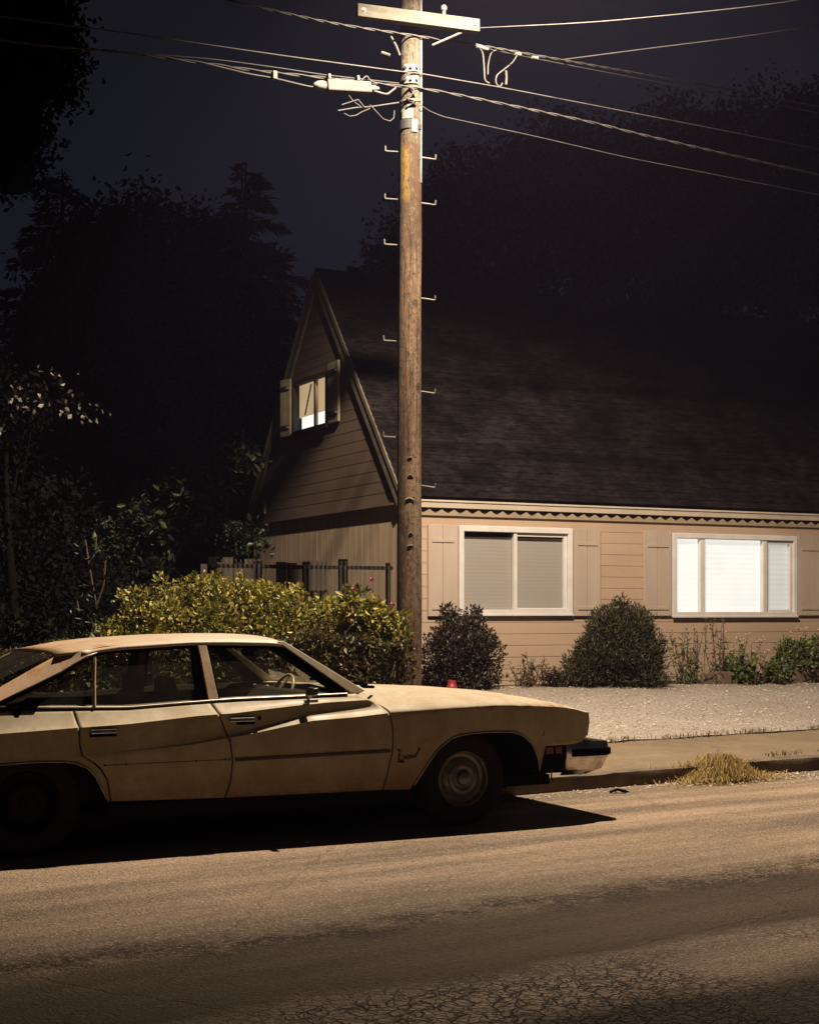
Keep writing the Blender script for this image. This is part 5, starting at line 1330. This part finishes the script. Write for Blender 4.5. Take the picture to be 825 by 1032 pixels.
for y0 in (-.62, .05):
    m = MB(); m.tube([(.97, y0+.02, .975), (.84, y0-.10, .985), (.80, y0-.13, 1.0)], .011, 5); m.tube([(.99-.10, y0+.28, .995), (.86, y0-.1, 1.0), (.78, y0-.15, 1.015)], .010, 5); m.build('wiper', M_RUB, car)
# nose: header panel, grille, headlamps
m = MB(); rows = []
for z, xo in ((.55, 2.482), (.60, 2.52), (.68, 2.540), (.76, 2.532), (.79, 2.508)):
    rows.append([(xo - .10*abs(f)**6, f*.885, z) for f in lin(-1, 1, 25)])
m.grid(rows); m.build('header_panel', M_PAINT, car, smooth=60, solid=.012)
m = MB()
for k in range(24):
    yy = lerp(-.36, .36, k/23.); m.box(2.525, 2.558, yy-.004, yy+.004, .57, .755)
m.box(2.52, 2.555, -.38, .38, .56, .575); m.box(2.52, 2.555, -.38, .38, .75, .765); m.build('grille', M_CHROME, car)
m = MB(); m.box(2.512, 2.543, -.375, .375, .57, .755); m.build('grille_back', M_UNDER, car)
for yy in (-.72, -.52, .52, .72):
    m = MB(); m.lathe([(.085, 0), (.092, .012), (.080, .02), (.076, .012)], Matrix.Translation((2.518, yy, .665)) @ Matrix.Rotation(R(90), 4, 'Y'), 24); h_ = m.build('headlamp_bezel', M_CHROME, car, smooth=40)
    m = MB(); m.lathe([(.076, .012), (.05, .026), (0, .032)], Matrix.Translation((2.518, yy, .665)) @ Matrix.Rotation(R(90), 4, 'Y'), 24); m.build('headlamp', M_WLENS, h_, smooth=60)
# bumpers: section swept round the corner
def bumper(sgn, x_side0, x_nose, name):
    path = []
    for f in lin(0, 1, 7): path.append((lerp(x_side0, x_nose-.13, f), -.955 + .01*f, lerp(0, .0, f)))
    for an in lin(0, 90, 9)[1:]:
        path.append((x_nose-.13 + .13*math.sin(R(an)), -.83 - .125*math.cos(R(an)) + .0, 0))
    full = path + [(x_nose + .015*(1-(f)**2), lerp(-.83, .83, (f+1)/2), 0) for f in lin(-1, 1, 13)[1:-1]] + [(p[0], -p[1], 0) for p in path[::-1]]
    sec = [(-.215, .316), (-.10, .360), (-.035, .430), (-.002, .452), (.0, .500), (-.012, .545), (-.04, .560), (-.11, .555)]
    rows = []
    n = len(full)
    for i, p in enumerate(full):
        a = Vector(full[max(i-1, 0)]); b = Vector(full[min(i+1, n-1)]); t_ = (b-a).normalized()
        nr = Vector((t_.y, -t_.x, 0))
        side = min(1, max(0, (p[0]-x_side0)/.30))          # the ends are shallower underneath
        rows.append([(sgn*min(p[0] + nr.x*o*(1 if abs(p[1]) < .9 else .35), x_nose + .012 + o*1.05), p[1] + nr.y*o*(1 if abs(p[1]) < .9 else .35), z if z > .5 else lerp(max(z, .318), z, side)) for o, z in sec])
    m = MB(); m.grid(rows); bo = m.build(name, M_CHROME, car, smooth=45, solid=.012)
    rows = []
    for i, p in enumerate(full):
        if p[0] < x_side0 + .03: continue
        a = Vector(full[max(i-1, 0)]); b = Vector(full[min(i+1, n-1)]); t_ = (b-a).normalized(); nr = Vector((t_.y, -t_.x, 0))
        rows.append([(sgn*(p[0]+nr.x*o), p[1]+nr.y*o, z) for o, z in ((.001, .455), (.016, .462), (.016, .502), (.001, .510))])
    m = MB(); m.grid(rows); m.build('rubber_strip', M_RUB, bo, smooth=45)
    return bo
bumper(1, 2.335, 2.755, 'front_bumper'); bumper(-1, 2.35, 2.76, 'rear_bumper')
m = MB(); m.box(2.34, 2.66, -.90, .90, .42, .535); m.build('bumper_filler', M_UNDER, car)
# boot
m = MB(); rows = []
for x, zz in ((-1.90, .945), (-2.1, .935), (-2.4, .918), (-2.6, .895), (-2.68, .84), (-2.695, .60)):
    rows.append([(x, f*(.80 if x > -2.65 else .86), zz - (.02 if x > -2.65 else 0)*abs(f)**4) for f in lin(-1, 1, 17)])
m.grid(rows); m.build('boot_lid', M_PAINT, car, smooth=45, solid=.012)
m = MB(); m.box(-2.69, -2.66, -.88, .88, .40, .62); m.build('tail_panel', M_PAINT, car)
for yy in (-.62, .62):
    m = MB(); m.box(-2.712, -2.691, yy-.2, yy+.2, .50, .60); m.build('tail_lamp', M_AMBER, car, bevel=.01)
# floor and underside
m = MB(); m.box(-2.62, 2.40, -.62, .62, .226, .298); m.box(-2.6, -2.0, -.85, .85, .32, .40); m.build('floor_pan', M_UNDER, car)
m = MB(); m.box(1.0, 2.40, -.50, .50, .31, .55); m.build('engine_bay', M_UNDER, car)
# interior
def seat(name, x0, zback, heads):
    m = MB(); m.box(x0, x0+.50, -.70, .70, .34, .52); so = m.build(name, M_SEAT, car, bevel=.04)
    m = MB(); bx = [(x0-.02, -.70, .50), (x0+.13, -.70, .50), (x0-.02, -.70, zback), (x0-.12, -.70, zback)]
    m.prism(bx, [(a, .70, c) for a, b, c in bx]); bk = m.build('seat_back', M_SEAT, so, bevel=.035)
    for yy in heads:
        m = MB(); hx = [(x0-.125, yy-.13, zback+.01), (x0-.02, yy-.13, zback+.01), (x0-.045, yy-.11, zback+.155), (x0-.13, yy-.11, zback+.155)]
        m.prism(hx, [(a, 2*yy-b, c) for a, b, c in hx]); m.build('headrest', M_SEAT, so, bevel=.025)
seat('front_seat', -.38, .915, (-.38, .38)); seat('rear_seat', -1.40, .885, ())
m = MB(); m.prism([(.50, -.72, .70), (.72, -.72, .62), (.80, -.72, .935), (.60, -.72, .925), (.52, -.72, .86)], [(.50, .72, .70), (.72, .72, .62), (.80, .72, .935), (.60, .72, .925), (.52, .72, .86)]); m.build('dashboard', M_INT, car, bevel=.02)
Ms = Matrix.Translation((.66, .38, .862)) @ Matrix.Rotation(R(-62), 4, 'Y')
m = MB(); m.tube([Ms @ Vector((.185*math.cos(a), .185*math.sin(a), 0)) for a in lin(0, 2*PI, 33)], .012, 7, cap=False)
m.tube([Ms @ Vector((.17, 0, 0)), Ms @ Vector((0, 0, .03))], .011, 6); m.tube([Ms @ Vector((-.0, .17, 0)), Ms @ Vector((0, -.17, 0))], .011, 6); m.build('steering_wheel', simple('ivory_wheel', (.34, .27, .17), (.26, .2, .12), 5, .4), car, smooth=60)
m = MB(); m.tube([(.30, 0, 1.265), (.28, 0, 1.215)], .008, 5); m.box(.26, .28, -.11, .11, 1.185, 1.235); m.build('rear_view_mirror', M_RUB, car, bevel=.005)
# wing mirror on the near door, and the broken script on the wing
m = MB(); m.tube([(.36, -.855, .915), (.365, -.90, .935), (.372, -.925, .962)], .011, 6)
m.prism([(.345, -.985, .945), (.385, -.985, .955), (.388, -.985, 1.000), (.352, -.985, .995)], [(.335, -.875, .945), (.385, -.875, .952), (.388, -.875, 1.005), (.348, -.875, 1.0)])
m.box(.33, .43, -.885, -.835, .900, .918); m.build('wing_mirror', M_CHROME, car, bevel=.005)
m = MB()
def on_wing(x, z): return (x, -(bw(x)-.045*max(0, (.60-z)/.34)**1.7 + .002), z)
for pts, r in (([(.968, .572), (.975, .566), (.990, .563)], .008), ([(.985, .548), (.978, .520), (.984, .498), (1.000, .492), (1.012, .500)], .0065), ([(.970, .490), (.995, .484), (1.020, .486)], .006),
               ([(1.018, .528), (1.020, .508), (1.030, .504), (1.038, .528), (1.042, .506)], .005), ([(1.052, .530), (1.064, .505)], .005), ([(1.066, .527), (1.050, .508)], .004),
               ([(1.074, .530), (1.076, .510), (1.088, .512), (1.092, .532)], .005), ([(1.100, .512), (1.112, .516), (1.106, .528), (1.118, .538), (1.128, .560), (1.140, .575)], .0055)):
    m.tube([on_wing(*p) for p in pts], r, 5)
m.build('script_emblem', M_STRIP, car)
# wheels
TY = [(.195, -.085), (.215, -.098), (.27, -.106), (.31, -.100), (.328, -.080), (.334, -.04), (.335, 0), (.334, .04), (.328, .08), (.31, .1), (.27, .106), (.215, .098), (.195, .085)]
for s in (-1, 1):
    for xc, sw in ((1.535, .875), (-1.475, .86)):
        wo = empty('wheel', (xc, s*(sw-.10), .335)); wo.parent = car
        Mw = Matrix.Rotation(R(90 if s < 0 else -90), 4, 'X')
        m = MB(); m.lathe(TY, Mw, 48); m.build('tyre', M_TYRE, wo, smooth=40)
        m = MB(); m.lathe([(.196, -.07), (.196, .094), (.188, .100), (.180, .094), (.172, .060), (.150, .052), (.132, .070), (.118, .078), (.105, .070)], Mw, 48); m.build('rim', M_WHEELC if xc > 0 else M_UNDER, wo, smooth=35)  # rear rims blackened: deep arch shade put into their colour
        m = MB(); m.lathe([(.116, .072), (.108, .086), (.088, .092), (.066, .084), (.052, .090), (.045, .112), (.030, .122), (0, .124)], Mw, 40); m.build('hub_cap', M_WHEELC if xc > 0 else M_TYRE, wo, smooth=35)  # rear caps near-black too, standing in for the arch shade
        m = MB(); m.lathe([(.0, -.06), (.19, -.06)], Mw, 32); m.build('brake_drum', M_UNDER, wo)
# ------------------------------------------------------------------ night air: thin haze that glows round the lamp
mb = MB(); mb.box(-305, 305, -305, 305, -1.1, 19.5)
t = NT('night_haze'); pv = t.n.new('ShaderNodeVolumePrincipled'); t.n.remove(t.p)
pv.inputs['Density'].default_value = .00055; pv.inputs['Color'].default_value = (.72, .60, 1.0, 1); pv.inputs['Anisotropy'].default_value = .2
t.link(pv.outputs[0], t.out.inputs['Volume'])
tag(mb.build('haze', t.m), kind='stuff')
scene.cycles.volume_bounces = 0
